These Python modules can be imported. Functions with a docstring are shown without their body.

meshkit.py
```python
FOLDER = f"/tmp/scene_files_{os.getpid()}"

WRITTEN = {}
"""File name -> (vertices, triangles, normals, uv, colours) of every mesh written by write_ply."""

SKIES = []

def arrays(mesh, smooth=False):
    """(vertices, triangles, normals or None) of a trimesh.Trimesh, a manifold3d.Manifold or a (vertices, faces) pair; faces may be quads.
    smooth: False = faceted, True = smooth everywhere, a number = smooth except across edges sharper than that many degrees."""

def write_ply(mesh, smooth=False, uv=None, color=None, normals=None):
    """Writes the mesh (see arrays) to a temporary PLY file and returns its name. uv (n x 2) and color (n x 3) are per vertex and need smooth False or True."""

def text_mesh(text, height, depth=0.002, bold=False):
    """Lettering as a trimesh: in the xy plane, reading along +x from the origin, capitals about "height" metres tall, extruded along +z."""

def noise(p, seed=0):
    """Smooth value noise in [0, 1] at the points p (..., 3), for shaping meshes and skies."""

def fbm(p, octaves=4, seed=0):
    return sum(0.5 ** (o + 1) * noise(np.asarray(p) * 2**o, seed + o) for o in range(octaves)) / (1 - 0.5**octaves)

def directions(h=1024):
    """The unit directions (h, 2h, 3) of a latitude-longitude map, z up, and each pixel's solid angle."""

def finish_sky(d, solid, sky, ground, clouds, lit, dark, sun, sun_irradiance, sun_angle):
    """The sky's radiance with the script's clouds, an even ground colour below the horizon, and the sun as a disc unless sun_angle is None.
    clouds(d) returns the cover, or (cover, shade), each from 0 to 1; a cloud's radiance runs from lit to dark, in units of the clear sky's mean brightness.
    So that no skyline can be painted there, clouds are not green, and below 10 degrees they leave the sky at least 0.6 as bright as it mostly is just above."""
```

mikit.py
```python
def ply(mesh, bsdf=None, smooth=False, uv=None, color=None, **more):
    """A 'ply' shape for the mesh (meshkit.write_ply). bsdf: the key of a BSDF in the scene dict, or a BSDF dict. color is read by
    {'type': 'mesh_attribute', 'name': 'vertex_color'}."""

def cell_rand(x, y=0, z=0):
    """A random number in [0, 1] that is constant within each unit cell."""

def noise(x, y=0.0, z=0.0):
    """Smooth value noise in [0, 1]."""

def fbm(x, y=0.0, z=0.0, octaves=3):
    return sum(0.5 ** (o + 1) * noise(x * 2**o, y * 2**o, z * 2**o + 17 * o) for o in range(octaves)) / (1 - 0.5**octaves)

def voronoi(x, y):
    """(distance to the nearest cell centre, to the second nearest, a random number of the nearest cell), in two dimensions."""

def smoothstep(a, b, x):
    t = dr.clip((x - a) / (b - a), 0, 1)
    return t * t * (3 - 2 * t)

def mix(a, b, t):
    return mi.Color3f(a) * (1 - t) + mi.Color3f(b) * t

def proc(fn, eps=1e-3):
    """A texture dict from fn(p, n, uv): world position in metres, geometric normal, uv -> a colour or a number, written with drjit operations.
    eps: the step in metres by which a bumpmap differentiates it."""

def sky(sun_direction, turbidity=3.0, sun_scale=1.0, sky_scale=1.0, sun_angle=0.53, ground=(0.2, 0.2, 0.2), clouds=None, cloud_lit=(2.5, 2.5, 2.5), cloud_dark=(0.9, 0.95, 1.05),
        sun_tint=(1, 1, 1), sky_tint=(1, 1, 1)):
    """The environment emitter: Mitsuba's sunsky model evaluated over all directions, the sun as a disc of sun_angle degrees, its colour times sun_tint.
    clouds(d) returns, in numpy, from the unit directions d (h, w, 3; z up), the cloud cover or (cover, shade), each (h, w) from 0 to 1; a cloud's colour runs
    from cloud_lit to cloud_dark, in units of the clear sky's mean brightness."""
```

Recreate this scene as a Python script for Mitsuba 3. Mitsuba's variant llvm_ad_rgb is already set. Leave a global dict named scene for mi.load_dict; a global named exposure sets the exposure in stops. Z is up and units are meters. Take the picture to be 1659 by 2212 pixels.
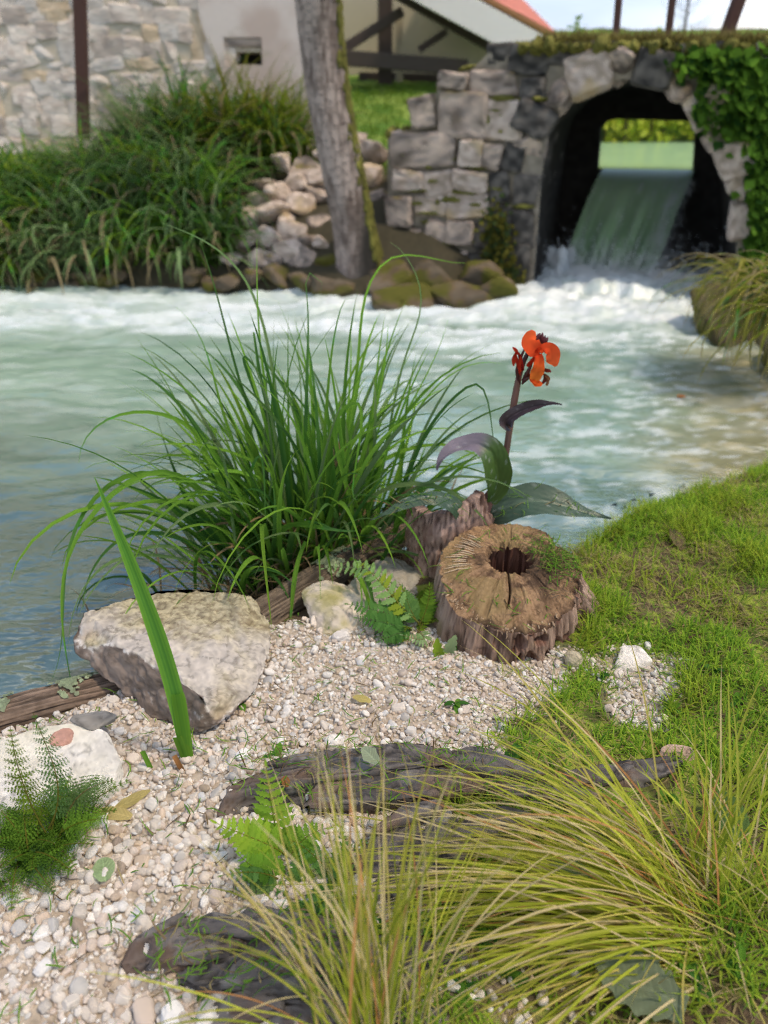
import math, random
import numpy as np, trimesh, shapely, manifold3d
import mitsuba as mi, drjit as dr
import mikit, meshkit
from mikit import proc, noise as nz, fbm as fb, smoothstep as sst, mix, voronoi
from scipy.interpolate import CubicSpline

T = mi.ScalarTransform4f
scene, labels = {}, {}

# ---------------------------------------------------------------- camera, sky, exposure
CAM = np.array([0.0, 0.0, 1.4])
PITCH = math.atan(864 / 1659.0)
FWD = np.array([0, math.cos(PITCH), -math.sin(PITCH)])
UPV = np.array([0, math.sin(PITCH), math.cos(PITCH)])
scene['camera'] = {'type': 'thinlens', 'fov': 53.13, 'fov_axis': 'x', 'aperture_radius': 0.0069, 'focus_distance': 1.88,
                   'near_clip': 0.05, 'far_clip': 400.0,
                   'to_world': T().look_at(origin=CAM.tolist(), target=(CAM + FWD).tolist(), up=[0, 0, 1])}
exposure = 2.35

def cloud_cover(d):
    q = d[..., :2] / (np.maximum(d[..., 2:], 0.0) + 0.25)
    p = np.concatenate([q * 1.1, np.zeros_like(q[..., :1])], -1)
    c = meshkit.fbm(p + [0.32, 38.63, 0], 5, 4)
    cover = np.clip((c - 0.455) / 0.12, 0, 1)
    shade = np.clip((meshkit.fbm(p * 1.7 + [9, 2, 0], 4, 9) - 0.35) / 0.35, 0, 1) * 0.75
    haze_ = 0.78 * np.exp(-np.degrees(np.arcsin(np.clip(d[..., 2], 0, 1))) / 14.0)      # milky air low down, all round
    return np.maximum(cover, haze_), shade

scene['sky'] = mikit.sky((0.46, -0.22, 0.86), turbidity=3, sky_scale=1.15, sun_scale=0.36, sun_angle=8.0, sun_tint=(1.0, .97, .92), sky_tint=(1.0, 1.0, 1.0), clouds=cloud_cover,
                         cloud_lit=(2.5, 2.42, 2.35), cloud_dark=(1.25, 1.25, 1.3))

# ---------------------------------------------------------------- helpers
def ray(u, v): return FWD + np.array([(u - 829.5) / 1659.0, 0, 0]) - (v - 1106) / 1659.0 * UPV
def at_z(u, v, z=0.0):
    d = ray(u, v); return CAM + d * ((z - CAM[2]) / d[2])
def at_y(u, v, y):
    d = ray(u, v); return CAM + d * (y / d[1])

_count = {}
def numbered(name):
    n = _count.get(name, 0); _count[name] = n + 1
    return name if n == 0 else f'{name}_{n:03d}'
def thing(name, label, cat, group=None, kind=None):
    k = numbered(name); labels[k] = {'label': label, 'category': cat}
    if group: labels[k]['group'] = group
    if kind: labels[k]['kind'] = kind
    return k
# colours of leaves and stones lie along a line of hues: u = place on that line, v = brightness (meshes with uv join into one, which renders faster)
LEAF_RAMP = np.array([(.33, .40, .27), (.31, .52, .17), (.20, .68, .12), (.27, .64, .09), (.36, .58, .06), (.44, .50, .06), (.47, .41, .12), (.43, .36, .21), (.50, .32, .18), (.60, .29, .11)])
STONE_RAMP = np.array([(.32, .33, .35), (.345, .335, .32), (.37, .335, .295), (.40, .325, .275), (.42, .34, .24), (.47, .34, .19), (.45, .40, .15), (.46, .46, .08)])
RAMPS = {'material_leaf': LEAF_RAMP, 'material_leaf_matt': LEAF_RAMP, 'material_pebble': STONE_RAMP, 'material_far_rock': STONE_RAMP}
def to_ramp(c, ramp):
    c = np.clip(np.asarray(c, float), .001, .95); t = np.linspace(0, 1, 181); R = np.stack([np.interp(t * (len(ramp) - 1), np.arange(len(ramp)), ramp[:, k]) for k in range(3)], 1)
    h = c / c.sum(1, keepdims=True); u, inv = np.unique((h * 400).astype(int), axis=0, return_inverse=True); i = ((u[:, None] + .5) / 400 - R[None]); i = (i ** 2).sum(-1).argmin(1)[inv.ravel()]
    return np.stack([t[i], c.sum(1)], 1)
def ramp_color(ramp):
    def f(p, n, uv):
        x = uv.x * (len(ramp) - 1); c = mi.Color3f(*map(float, ramp[0]))
        for k in range(1, len(ramp)): c = c + mi.Color3f(*map(float, ramp[k] - ramp[k - 1])) * dr.clip(x - (k - 1), 0, 1)
        return c * uv.y
    return proc(f)
class Paint:
    'a far surface whose colour is worked out per vertex from fn(position, normal)'
    def __init__(s, fn, base='material_far_rock'): s.fn, s.base = fn, base
def put(key, mesh, bsdf, smooth=True, uv=None, color=None):
    if isinstance(bsdf, Paint):
        V, F = np.asarray(mesh[0], float), np.asarray(mesh[1]); color, bsdf = np.clip(bsdf.fn(V, vnormals(V, F)), .01, .85), bsdf.base
        smooth = True if smooth is not False else False
    if bsdf in RAMPS and color is not None: uv, color = to_ramp(color, RAMPS[bsdf]), None
    scene[key] = mikit.ply(mesh, bsdf, smooth=smooth, uv=uv, color=color)
def part(parent, name, mesh, bsdf, smooth=True, uv=None, color=None, kind=None, label=None):
    k = numbered(parent + '__' + name); put(k, mesh, bsdf, smooth, uv, color)
    if kind or label: labels[k] = {}
    if kind: labels[k]['kind'] = kind
    if label: labels[k]['label'] = label
    return k
def struct(key, mesh, bsdf, label=None, smooth=True, uv=None, color=None, kind='structure', cat=None):
    put(key, mesh, bsdf, smooth, uv, color); labels[key] = {'kind': kind}
    if label: labels[key]['label'] = label
    if cat: labels[key]['category'] = cat
    _count[key] = 1

def rs(seed): return np.random.default_rng(seed)
def fbm(p, o=4, seed=0): return meshkit.fbm(np.asarray(p, float) + 100.0, o, seed)
def smooth01(a, b, x):
    t = np.clip((x - a) / (b - a), 0, 1); return t * t * (3 - 2 * t)
def lerp(a, b, t): return np.asarray(a) * (1 - t) + np.asarray(b) * t
def norm(v): return v / np.maximum(np.linalg.norm(v, axis=-1, keepdims=True), 1e-12)
def vnormals(V, F):
    n = np.zeros_like(V); fn = np.cross(V[F[:, 1]] - V[F[:, 0]], V[F[:, 2]] - V[F[:, 0]])
    for k in range(3): np.add.at(n, F[:, k], fn)
    return norm(n)

class Bag:
    'collects (vertices, faces, colours) into one mesh'
    def __init__(s): s.v, s.f, s.c, s.n = [], [], [], 0
    def add(s, V, F, C=None):
        V = np.asarray(V, float); s.v.append(V); s.f.append(np.asarray(F) + s.n)
        s.c.append(np.broadcast_to(np.asarray(C if C is not None else (1, 1, 1), float), V.shape)); s.n += len(V)
    def mesh(s): return np.vstack(s.v), np.vstack(s.f)
    def color(s): return np.vstack(s.c)

def grid_faces(nr, nc, wrap=False):
    r, c = np.meshgrid(np.arange(nr - 1), np.arange(nc if wrap else nc - 1), indexing='ij')
    a = r * nc + c; b = r * nc + (c + 1) % nc; d = (r + 1) * nc + c; e = (r + 1) * nc + (c + 1) % nc
    return np.vstack([np.stack([a, b, e], -1).reshape(-1, 3), np.stack([a, e, d], -1).reshape(-1, 3)])

def box(cx, cy, cz, sx, sy, sz, rz=0.0, bev=0.0):
    if bev:
        cs = [manifold3d.Manifold.cube([sx - 2 * bev * (i != 0), sy - 2 * bev * (i != 1), sz - 2 * bev * (i != 2)], True) for i in range(3)]
        m = manifold3d.Manifold.batch_hull(cs).to_mesh(); V, F = np.array(m.vert_properties[:, :3]), np.array(m.tri_verts)
    else:
        b = trimesh.creation.box([sx, sy, sz]); V, F = np.array(b.vertices), np.array(b.faces)
    c, s = math.cos(rz), math.sin(rz)
    return V @ np.array([[c, s, 0], [-s, c, 0], [0, 0, 1]]) + [cx, cy, cz], F
def beam(p0, p1, w, h, up=(0, 0, 1)):
    p0, p1 = np.asarray(p0, float), np.asarray(p1, float); x = norm(p1 - p0); y = norm(np.cross(up, x)); z = np.cross(x, y)
    V, F = box(0, 0, 0, np.linalg.norm(p1 - p0), w, h, bev=min(w, h) * 0.06)
    return V @ np.array([x, y, z]) + (p0 + p1) / 2, F
def spline(pts, n):
    pts = np.asarray(pts, float)
    t = np.r_[0, np.cumsum(np.linalg.norm(np.diff(pts, axis=0), axis=1))]; t /= t[-1]
    if len(pts) == 2: return lerp(pts[0], pts[1], np.linspace(0, 1, n)[:, None])
    return CubicSpline(t, pts)(np.linspace(0, 1, n))
def frames(P, ref=(0, 0, 1)):
    t = norm(np.gradient(P, axis=0)); ref = np.broadcast_to(np.asarray(ref, float), P.shape)
    a = norm(np.cross(ref, t)); b = np.cross(t, a); return t, a, b
def tube(P, r, nseg=8, ref=(0.31, 0.2, 0.92), caps=True):
    P = np.asarray(P, float); r = np.broadcast_to(np.asarray(r, float), (len(P),))
    t, a, b = frames(P, ref); th = np.arange(nseg) / nseg * 2 * np.pi
    V = P[:, None] + r[:, None, None] * (np.cos(th)[None, :, None] * a[:, None] + np.sin(th)[None, :, None] * b[:, None])
    V = V.reshape(-1, 3); F = grid_faces(len(P), nseg, True)
    if caps:
        n = len(V); V = np.vstack([V, P[:1], P[-1:]]); i = np.arange(nseg); j = (i + 1) % nseg; o = (len(P) - 1) * nseg
        F = np.vstack([F, np.stack([j, i, i * 0 + n], 1), np.stack([o + i, o + j, i * 0 + n + 1], 1)])
    return V, F

# ---- blades of grass, all at once
def blades(base, az, el, droop, L, W, S, power=1.6, fold=0.22, bend=0.0, twist=0.0, c0=(0, 0, 0), c1=(0, 0, 0), wprof=None, three=True):
    N = len(base); s = np.linspace(0, 1, S + 1); sm = (s[1:] + s[:-1]) / 2
    az = np.asarray(az)[:, None]; B = np.broadcast_to(np.asarray(bend), (N,))[:, None]
    e = el[:, None] - droop[:, None] * sm[None] ** power; A = az + B * sm[None]
    d = np.stack([np.cos(e) * np.cos(A), np.cos(e) * np.sin(A), np.sin(e)], -1) * (L / S)[:, None, None]
    P = np.concatenate([base[:, None], base[:, None] + np.cumsum(d, 1)], 1)
    e2 = el[:, None] - droop[:, None] * s[None] ** power; A2 = az + B * s[None]
    t = np.stack([np.cos(e2) * np.cos(A2), np.cos(e2) * np.sin(A2), np.sin(e2)], -1)
    side = np.stack([-np.sin(A2), np.cos(A2), 0 * A2], -1); n = np.cross(t, side)
    tw = np.broadcast_to(np.asarray(twist), (N,))[:, None] * s[None]
    sd = side * np.cos(tw)[..., None] + n * np.sin(tw)[..., None]; n2 = np.cross(t, sd)
    w = (np.minimum(1, (1 - s) * 2.2) ** 0.8 * (0.75 + 0.25 * np.minimum(1, s * 4)) if wprof is None else wprof(s))[None] * W[:, None] / 2
    if three:
        V = np.stack([P - sd * w[..., None], P - n2 * (w * 2 * fold)[..., None], P + sd * w[..., None]], 2)
    else:
        V = np.stack([P - sd * w[..., None], P + sd * w[..., None]], 2)
    k = V.shape[2]
    c0 = np.broadcast_to(np.asarray(c0, float), (N, 3)); c1 = np.broadcast_to(np.asarray(c1, float), (N, 3))
    C = c0[:, None] + (c1 - c0)[:, None] * (s ** 2.2)[None, :, None]
    C = np.broadcast_to(C[:, :, None], V.shape)
    f = grid_faces(S + 1, k)
    return V.reshape(N, -1, 3), f, C.reshape(N, -1, 3)
def joined(V, f, C):
    N, m = V.shape[:2]
    return (V.reshape(-1, 3), (f[None] + (np.arange(N) * m)[:, None, None]).reshape(-1, 3)), C.reshape(-1, 3)
def ribbon(P, w, side=None, fold=0.2, ref=(0, -0.5, 1), ncross=3, wave=0.0, seed=0, cup=None):
    'a leaf along the path P with half-widths w; the side vectors lie across path and ref'
    P = np.asarray(P, float); t = norm(np.gradient(P, axis=0))
    sd = norm(np.cross(t, np.broadcast_to(np.asarray(ref, float), P.shape))) if side is None else norm(np.broadcast_to(np.asarray(side, float), P.shape) - 0)
    sd = norm(sd - t * (sd * t).sum(1, keepdims=True)); n = np.cross(sd, t)
    x = np.linspace(-1, 1, ncross); w = np.asarray(w)
    ph = rs(seed).uniform(0, 6.28, 2)
    lift = fold * np.abs(x)[None] * w[:, None] * 2
    if wave:
        L = np.arange(len(P)) / len(P)
        lift = lift + wave * (np.abs(x)[None] ** 1.5) * np.sin(L[:, None] * 14 + ph[0] + (x[None] > 0) * ph[1])
    V = P[:, None] + sd[:, None] * (x[None, :, None] * w[:, None, None]) + n[:, None] * lift[..., None]
    return V.reshape(-1, 3), grid_faces(len(P), ncross)

# ---- rocks
ICO = {k: (np.array(m.vertices), np.array(m.faces)) for k in (1, 2, 3, 4) for m in [trimesh.creation.icosphere(k)]}
def lump(k, size, seed, box_=0.6, amp=0.12, freq=1.6, oct_=3):
    V, F = ICO[k]; V = V.copy()
    P = np.sign(V) * np.abs(V) ** box_; P /= np.abs(P).max()
    P = P * (1 + amp * 2 * (fbm(V * freq + seed * 3.7, oct_, seed) - 0.5))[:, None]
    return P * np.asarray(size) / 2, F
def hull_rock(pts, res, amp, seed, freq=9.0, smooth=6, fine=0.25, planes=0.0):
    'a broken stone: the hull of the points, refined, its edges worn and its faces roughened'
    m = manifold3d.Manifold.hull_points(np.asarray(pts, float)).refine_to_length(res).to_mesh()
    t = trimesh.Trimesh(np.array(m.vert_properties[:, :3]), np.array(m.tri_verts), process=True)
    trimesh.smoothing.filter_laplacian(t, lamb=0.5, iterations=smooth)
    V, F = np.array(t.vertices), np.array(t.faces); N = vnormals(V, F)
    big = fbm(V * freq, 3, seed) - 0.5
    rid = np.abs(fbm(V * freq * 2.3 + 5, 3, seed + 5) - 0.5)
    fin = fbm(V * freq * 9, 3, seed + 9) - 0.5
    V = V + N * (amp * 2 * big - amp * 1.2 * (0.16 - np.minimum(rid, 0.16)) / 0.16 * 0.5 + amp * fine * 2 * fin)[:, None]
    return V, F, N
def _angular(seed):
    R = np.random.default_rng(seed); p = R.normal(0, 1, (15, 3)); p = norm(p) * R.uniform(.8, 1.0, (15, 1)); p[:, 2] *= .95
    V, F, N = hull_rock(p, .16, .035, seed, 2.2, 2, .3); lo, hi = V.min(0), V.max(0); return (V - (lo + hi) / 2) / (hi - lo), F
ANG, BOX = [], []
def _boxy(seed):
    R = np.random.default_rng(seed); p = np.array([[a, b, c] for a in (-.5, .5) for b in (-.5, .5) for c in (-.5, .5)]); p = p * R.uniform(.74, 1.0, (8, 3)); p = np.vstack([p, R.uniform(-.5, .5, (5, 3)) * [1, 1, 1]])
    V, F, N = hull_rock(p, .13, .045, seed, 3.2, 1, .35); lo, hi = V.min(0), V.max(0); return (V - (lo + hi) / 2) / (hi - lo), F
def boxy(size, seed):
    if not BOX: BOX.extend(_boxy(7100 + i) for i in range(14))
    V, F = BOX[seed % 14]; f = 1 if seed % 3 else -1; V = V * [f, f, 1]; return V * np.asarray(size), F
def angular(size, seed):
    if not ANG: ANG.extend(_angular(7000 + i) for i in range(16))
    V, F = ANG[seed % 16]; th = seed * 2.399; c, s = math.cos(th), math.sin(th); V = V @ np.array([[c, s, 0], [-s, c, 0], [0, 0, 1]]); return V * np.asarray(size), F
def tri_count():
    n = 0
    for d in scene.values():
        if d.get('type') == 'ply': n += len(meshkit.WRITTEN[d['filename']][1])
    return n

# ---------------------------------------------------------------- materials
def bs(name, d): scene[name] = d; return name
VC = {'type': 'mesh_attribute', 'name': 'vertex_color'}
def principled(col, rough=0.7, spec=0.4, **k): return {'type': 'principled', 'base_color': col, 'roughness': rough, 'specular': spec, **k}
def two(d): return {'type': 'twosided', 'bsdf': d}
def rgb(*c): return {'type': 'rgb', 'value': list(c)}
def bumped(d, fn, scale, eps=0.001): return {'type': 'bumpmap', 'arbitrary': proc(fn, eps), 'scale': scale, 'bsdf': d}

LEAFC, STONEC = ramp_color(LEAF_RAMP), ramp_color(STONE_RAMP)
LEAF = bs('material_leaf', {'type': 'principledthin', 'base_color': LEAFC, 'roughness': 0.42, 'diff_trans': 1.0, 'eta': 1.4, 'spec_trans': 0.0})
LEAF_MATT = bs('material_leaf_matt', {'type': 'principledthin', 'base_color': LEAFC, 'roughness': 0.65, 'diff_trans': 1.0, 'eta': 1.35, 'spec_trans': 0.0})
PETAL = bs('material_petal', {'type': 'principledthin', 'base_color': VC, 'roughness': 0.6, 'diff_trans': 0.9, 'eta': 1.3, 'spec_trans': 0.0})
CANNA = bs('material_canna_leaf', two(principled(VC, 0.42, 0.38)))
CANNA_STEM = bs('material_canna_stem', principled(VC, 0.4, 0.5))
PEBBLE = bs('material_pebble', principled(STONEC, 0.75, 0.3))
ROCKV = bs('material_rock', bumped(principled(VC, 0.85, 0.25), lambda p, n, uv: fb(p.x * 200, p.y * 200, p.z * 200, 3), 0.004))
FARROCK = bs('material_far_rock', bumped(principled(STONEC, 0.9, 0.2), lambda p, n, uv: fb(p.x * 40, p.y * 40, p.z * 40, 3), 0.012, 0.004))
WOODV = bs('material_old_wood', principled(VC, 0.85, 0.25))
STUMPW = bs('material_stump_wood', bumped(principled(VC, 0.85, 0.25), lambda p, n, uv: fb(p.x * 260, p.y * 260, p.z * 45, 3), 0.005))
WETWOOD = bs('material_dark_driftwood', principled(VC, 0.7, 0.35))

# ---------------------------------------------------------------- ground and water levels
WATER, POND = -0.18, 0.82
near_poly = shapely.Polygon([(-60, -60), (-60, -6), (-4, .55), (-2.0, 1.12), (-1.09, 1.58), (-.85, 1.78), (-.5, 2.05), (-.1, 2.38), (.15, 2.5), (.5, 2.48), (.72, 2.6),
    (1.0, 2.9), (1.4, 3.13), (1.85, 3.42), (2.35, 4.0), (2.6, 4.8), (2.75, 5.6), (3.0, 6.5), (3.35, 7.3), (60, 7.3), (60, -60)])
shelf_poly = shapely.Polygon([(-.95, 1.75), (-.85, 2.15), (-.55, 2.5), (-.2, 2.72), (.2, 2.7), (.3, 2.4), (-.5, 1.9)])
far_poly = shapely.Polygon([(-60, 22), (-14, 9.6), (-4, 8.12), (-1.5, 7.62), (-.3, 7.3), (.6, 7.15), (1.3, 7.65), (2.2, 10.6), (1.9, 11.2), (4, 18.5), (60, 26), (60, 60), (-60, 60)])
right_poly = shapely.Polygon([(3.3, 7.2), (4.3, 10.2), (6.8, 13), (12, 17), (60, 22), (60, 5.0)])
BAX = np.array([0.299, 0.954, 0]); BAX /= np.linalg.norm(BAX); BTX = np.array([BAX[1], -BAX[0], 0]); BORG = np.array([2.32, 7.36, 0])

def ground_height(x, y):
    pts = shapely.points(x, y)
    def dist(poly):
        d = shapely.distance(pts, poly.exterior); return np.where(shapely.contains_xy(poly, x, y), d, -d)
    dn, df, dr_, dsh = dist(near_poly), dist(far_poly), dist(right_poly), dist(shelf_poly)
    P = np.stack([x, y, 0 * x], -1)
    rough = (fbm(P * 3.0, 3, 2) - 0.5) * 0.05 + (fbm(P * 14, 2, 3) - 0.5) * 0.012
    hn = np.interp(dn, [-1.2, -.3, 0, .10, .25], [-.9, -.55, -.27, -.06, 0.0]) + rough * smooth01(0.02, 0.25, dn)
    lawn = smooth01(0.55, 1.1, x + 0.1 * (y - 2)) * smooth01(0.0, 0.5, dn)
    hn = np.where(dn > 0, hn + lawn * (-0.015 + (fbm(P * 4.5, 2, 8) - 0.5) * 0.07), hn)
    hs = np.interp(dsh, [-.3, 0, .12], [-.8, -.3, -.11])
    hf = np.interp(df, [-1, 0, .12, .8, 2.0], [-.9, -.3, -.08, .42, .95]) + np.clip(y - 10.2, 0, 12) * 0.19 * (df > 0) + rough * 2 * (df > .1)
    hr = np.interp(dr_, [-.5, 0, .5], [-.9, -.3, 1.0])
    return np.maximum.reduce([hn, hs, hf, hr]), dn, df, dsh
def gz(x, y): return ground_height(np.atleast_1d(np.asarray(x, float)), np.atleast_1d(np.asarray(y, float)))[0]
def gpt(u, v, dz=0.0):
    'the ground under the line of sight (two refinements)'
    z = 0.0
    for _ in range(3): p = at_z(u, v, z); z = float(gz(p[0], p[1])[0])
    return np.array([p[0], p[1], z + dz])

def axis_(parts):
    return np.unique(np.concatenate([np.arange(a, b, s) for a, b, s in parts]).round(4))
gx = axis_([(-70, -10, 6), (-10, -2, .4), (-2, 2.6, .03), (2.6, 6, .15), (6, 14, 1), (14, 70, 6)])
gy = axis_([(-8, .4, .6), (.4, 4, .03), (4, 12, .12), (12, 22, .5), (22, 80, 6)])
GX, GY = np.meshgrid(gx, gy, indexing='ij')
H, dn_, df_, ds_ = ground_height(GX.ravel(), GY.ravel())
# gravel bed outline on the bank
gravel_px = [(-300, 1560), (120, 1500), (420, 1420), (640, 1340), (960, 1330), (1120, 1440), (1240, 1420), (1215, 1500), (1130, 1560), (1090, 1640), (1050, 1720), (960, 1830), (860, 1960), (840, 2120), (880, 2300), (900, 2700), (-500, 2700)]
gravel_poly = shapely.Polygon([at_z(u, v)[:2] for u, v in gravel_px])
patch_poly = shapely.Polygon([at_z(u, v)[:2] for u, v in [(1290, 1450), (1350, 1400), (1440, 1420), (1450, 1500), (1420, 1560), (1330, 1560), (1300, 1500)]])
low_poly = shapely.Polygon([at_z(u, v)[:2] for u, v in [(860, 2000), (1000, 2060), (1150, 1990), (1330, 1990), (1400, 2080), (1280, 2100), (1080, 2150), (900, 2250)]])
def gravel_density(x, y):
    pts = shapely.points(x, y); P = np.stack([x, y, 0 * x], -1); w = (fbm(P * 9, 3, 31) - 0.5) * 0.16
    def inside(poly, soft): 
        d = shapely.distance(pts, poly.exterior); d = np.where(shapely.contains_xy(poly, x, y), d, -d); return smooth01(-soft, soft, d + w)
    return np.maximum.reduce([inside(gravel_poly, .05), inside(patch_poly, .05) * .9, inside(low_poly, .05) * .45])
gden = np.where((dn_ > -.3) & (GX.ravel() > -4) & (GX.ravel() < 4) & (GY.ravel() < 5), gravel_density(GX.ravel(), GY.ravel()), 0)
def ground_color(p, n, uv):
    a = fb(p.x * 22, p.y * 22, 0.0, 3); b = fb(p.x * 130, p.y * 130, 0.0, 2); c = fb(p.x * 3.1 + 4, p.y * 3.1, 0.0, 3)
    soil = mix((0.055, 0.038, 0.024), (0.13, 0.095, 0.062), b)
    moss = mix((0.07, 0.10, 0.018), (0.24, 0.28, 0.05), sst(.3, .7, a))
    lawn = mix(soil, moss, sst(.36, .55, c * .5 + a * .5))
    fines = mix((0.27, 0.22, 0.165), (0.55, 0.475, 0.39), b)
    near = mix(lawn, fines, uv.x)
    far = mix((0.075, 0.15, 0.025), (0.17, 0.24, 0.05), sst(.3, .7, fb(p.x * 3, p.y * 3, 0.0, 4)))
    bank = mix((0.03, 0.028, 0.018), (0.08, 0.07, 0.045), b)
    return mix(mix(near, bank, sst(-.02, -.12, p.z)), mix(bank, far, sst(.75, 1.0, p.z)), uv.y)
GROUND = bs('material_ground', bumped(principled(proc(ground_color), 0.95, 0.15), lambda p, n, uv: fb(p.x * 160, p.y * 160, p.z * 160, 3), 0.004))
struct('ground', (np.stack([GX.ravel(), GY.ravel(), H], -1), grid_faces(len(gx), len(gy))[:, ::-1]), GROUND, 'soil bank and rising grass land around the stream', uv=np.stack([gden, (GY.ravel() > 6.8) * 1.0], -1))

# ---- the stream: green milky water with foam, one rippled sheet
wx = axis_([(-14, -5, .25), (-5, 3.6, .035), (3.6, 5.5, .2)]); wy = axis_([(0.6, 5, .03), (5, 10.4, .045)])
WX, WY = np.meshgrid(wx, wy, indexing='ij'); x, y = WX.ravel(), WY.ravel(); P0 = np.stack([x, y, 0 * x], -1)
outlet = np.exp(-(((x - 2.15) / 1.1) ** 2 + ((y - 7.3) / .9) ** 2))
front = y - (6.0 + 0.45 * smooth01(0.6, 2.4, x) + 0.5 * (fbm(P0 * .8, 3, 5) - .5) - .25 * smooth01(-1, -4, x))
turb = smooth01(-.9, .9, front)
warp = P0 + 0.35 * np.stack([fbm(P0 * 1.3, 3, 11), fbm(P0 * 1.3, 3, 12), 0 * x], -1)
streak = fbm(warp * [1.3, 3.6, 1], 4, 15)
foam = np.clip(smooth01(-.6, .7, front + (streak - .5) * 1.6) * (0.5 + .5 * smooth01(.3, .6, streak)) + outlet * .9, 0, 1)
foam *= lerp(1, .72, smooth01(-.8, -2.2, x))
foam *= .55 + .45 * smooth01(.40, .56, fbm(warp * [4, 10, 1], 4, 17))
foam *= 1 - 0.75 * np.exp(-(((x + 3.7) / 1.0) ** 2 + ((y - 7.9) / .25) ** 2))
wake = smooth01(.5, .72, fbm(warp * [3, 12, 1], 4, 19)) * smooth01(3.4, 5.0, y) * .25
lace = smooth01(.52, .66, fbm(P0 * [11, 18, 1], 3, 23)) * smooth01(.38, .58, fbm(P0 * 1.7, 2, 27)) * .45 * smooth01(2.3, 3.4, y) * smooth01(-1.2, .5, x)
foam = np.clip(foam + wake + lace, 0, 1)
_, dnw, dfw, _ = ground_height(x, y)
shal = smooth01(-1.05, -.15, dnw + .35 * (fbm(P0 * 2.2, 3, 33) - .5)) * smooth01(1.0, 1.7, x) * smooth01(6.4, 5.2, y)
hz = 0.028 * (fbm(warp * [2.6, 6.5, 1], 3, 41) - .5) * (1 + 2.5 * turb)
hz += (0.022 + .006 * smooth01(3.5, 2, y)) * (fbm(warp * [6, 13, 1], 2, 43) - .5) + .004 * (fbm(warp * [19, 34, 1], 2, 44) - .5)
hz += turb * (0.09 * (fbm(P0 * [1.6, 3.4, 1], 3, 45) - .5) + .045 * (fbm(warp * [6, 13, 1], 3, 46) - .5)) + outlet * (0.06 + .24 * (fbm(P0 * 7, 3, 47) - .4))
hz += turb * 0.05 * foam
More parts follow.
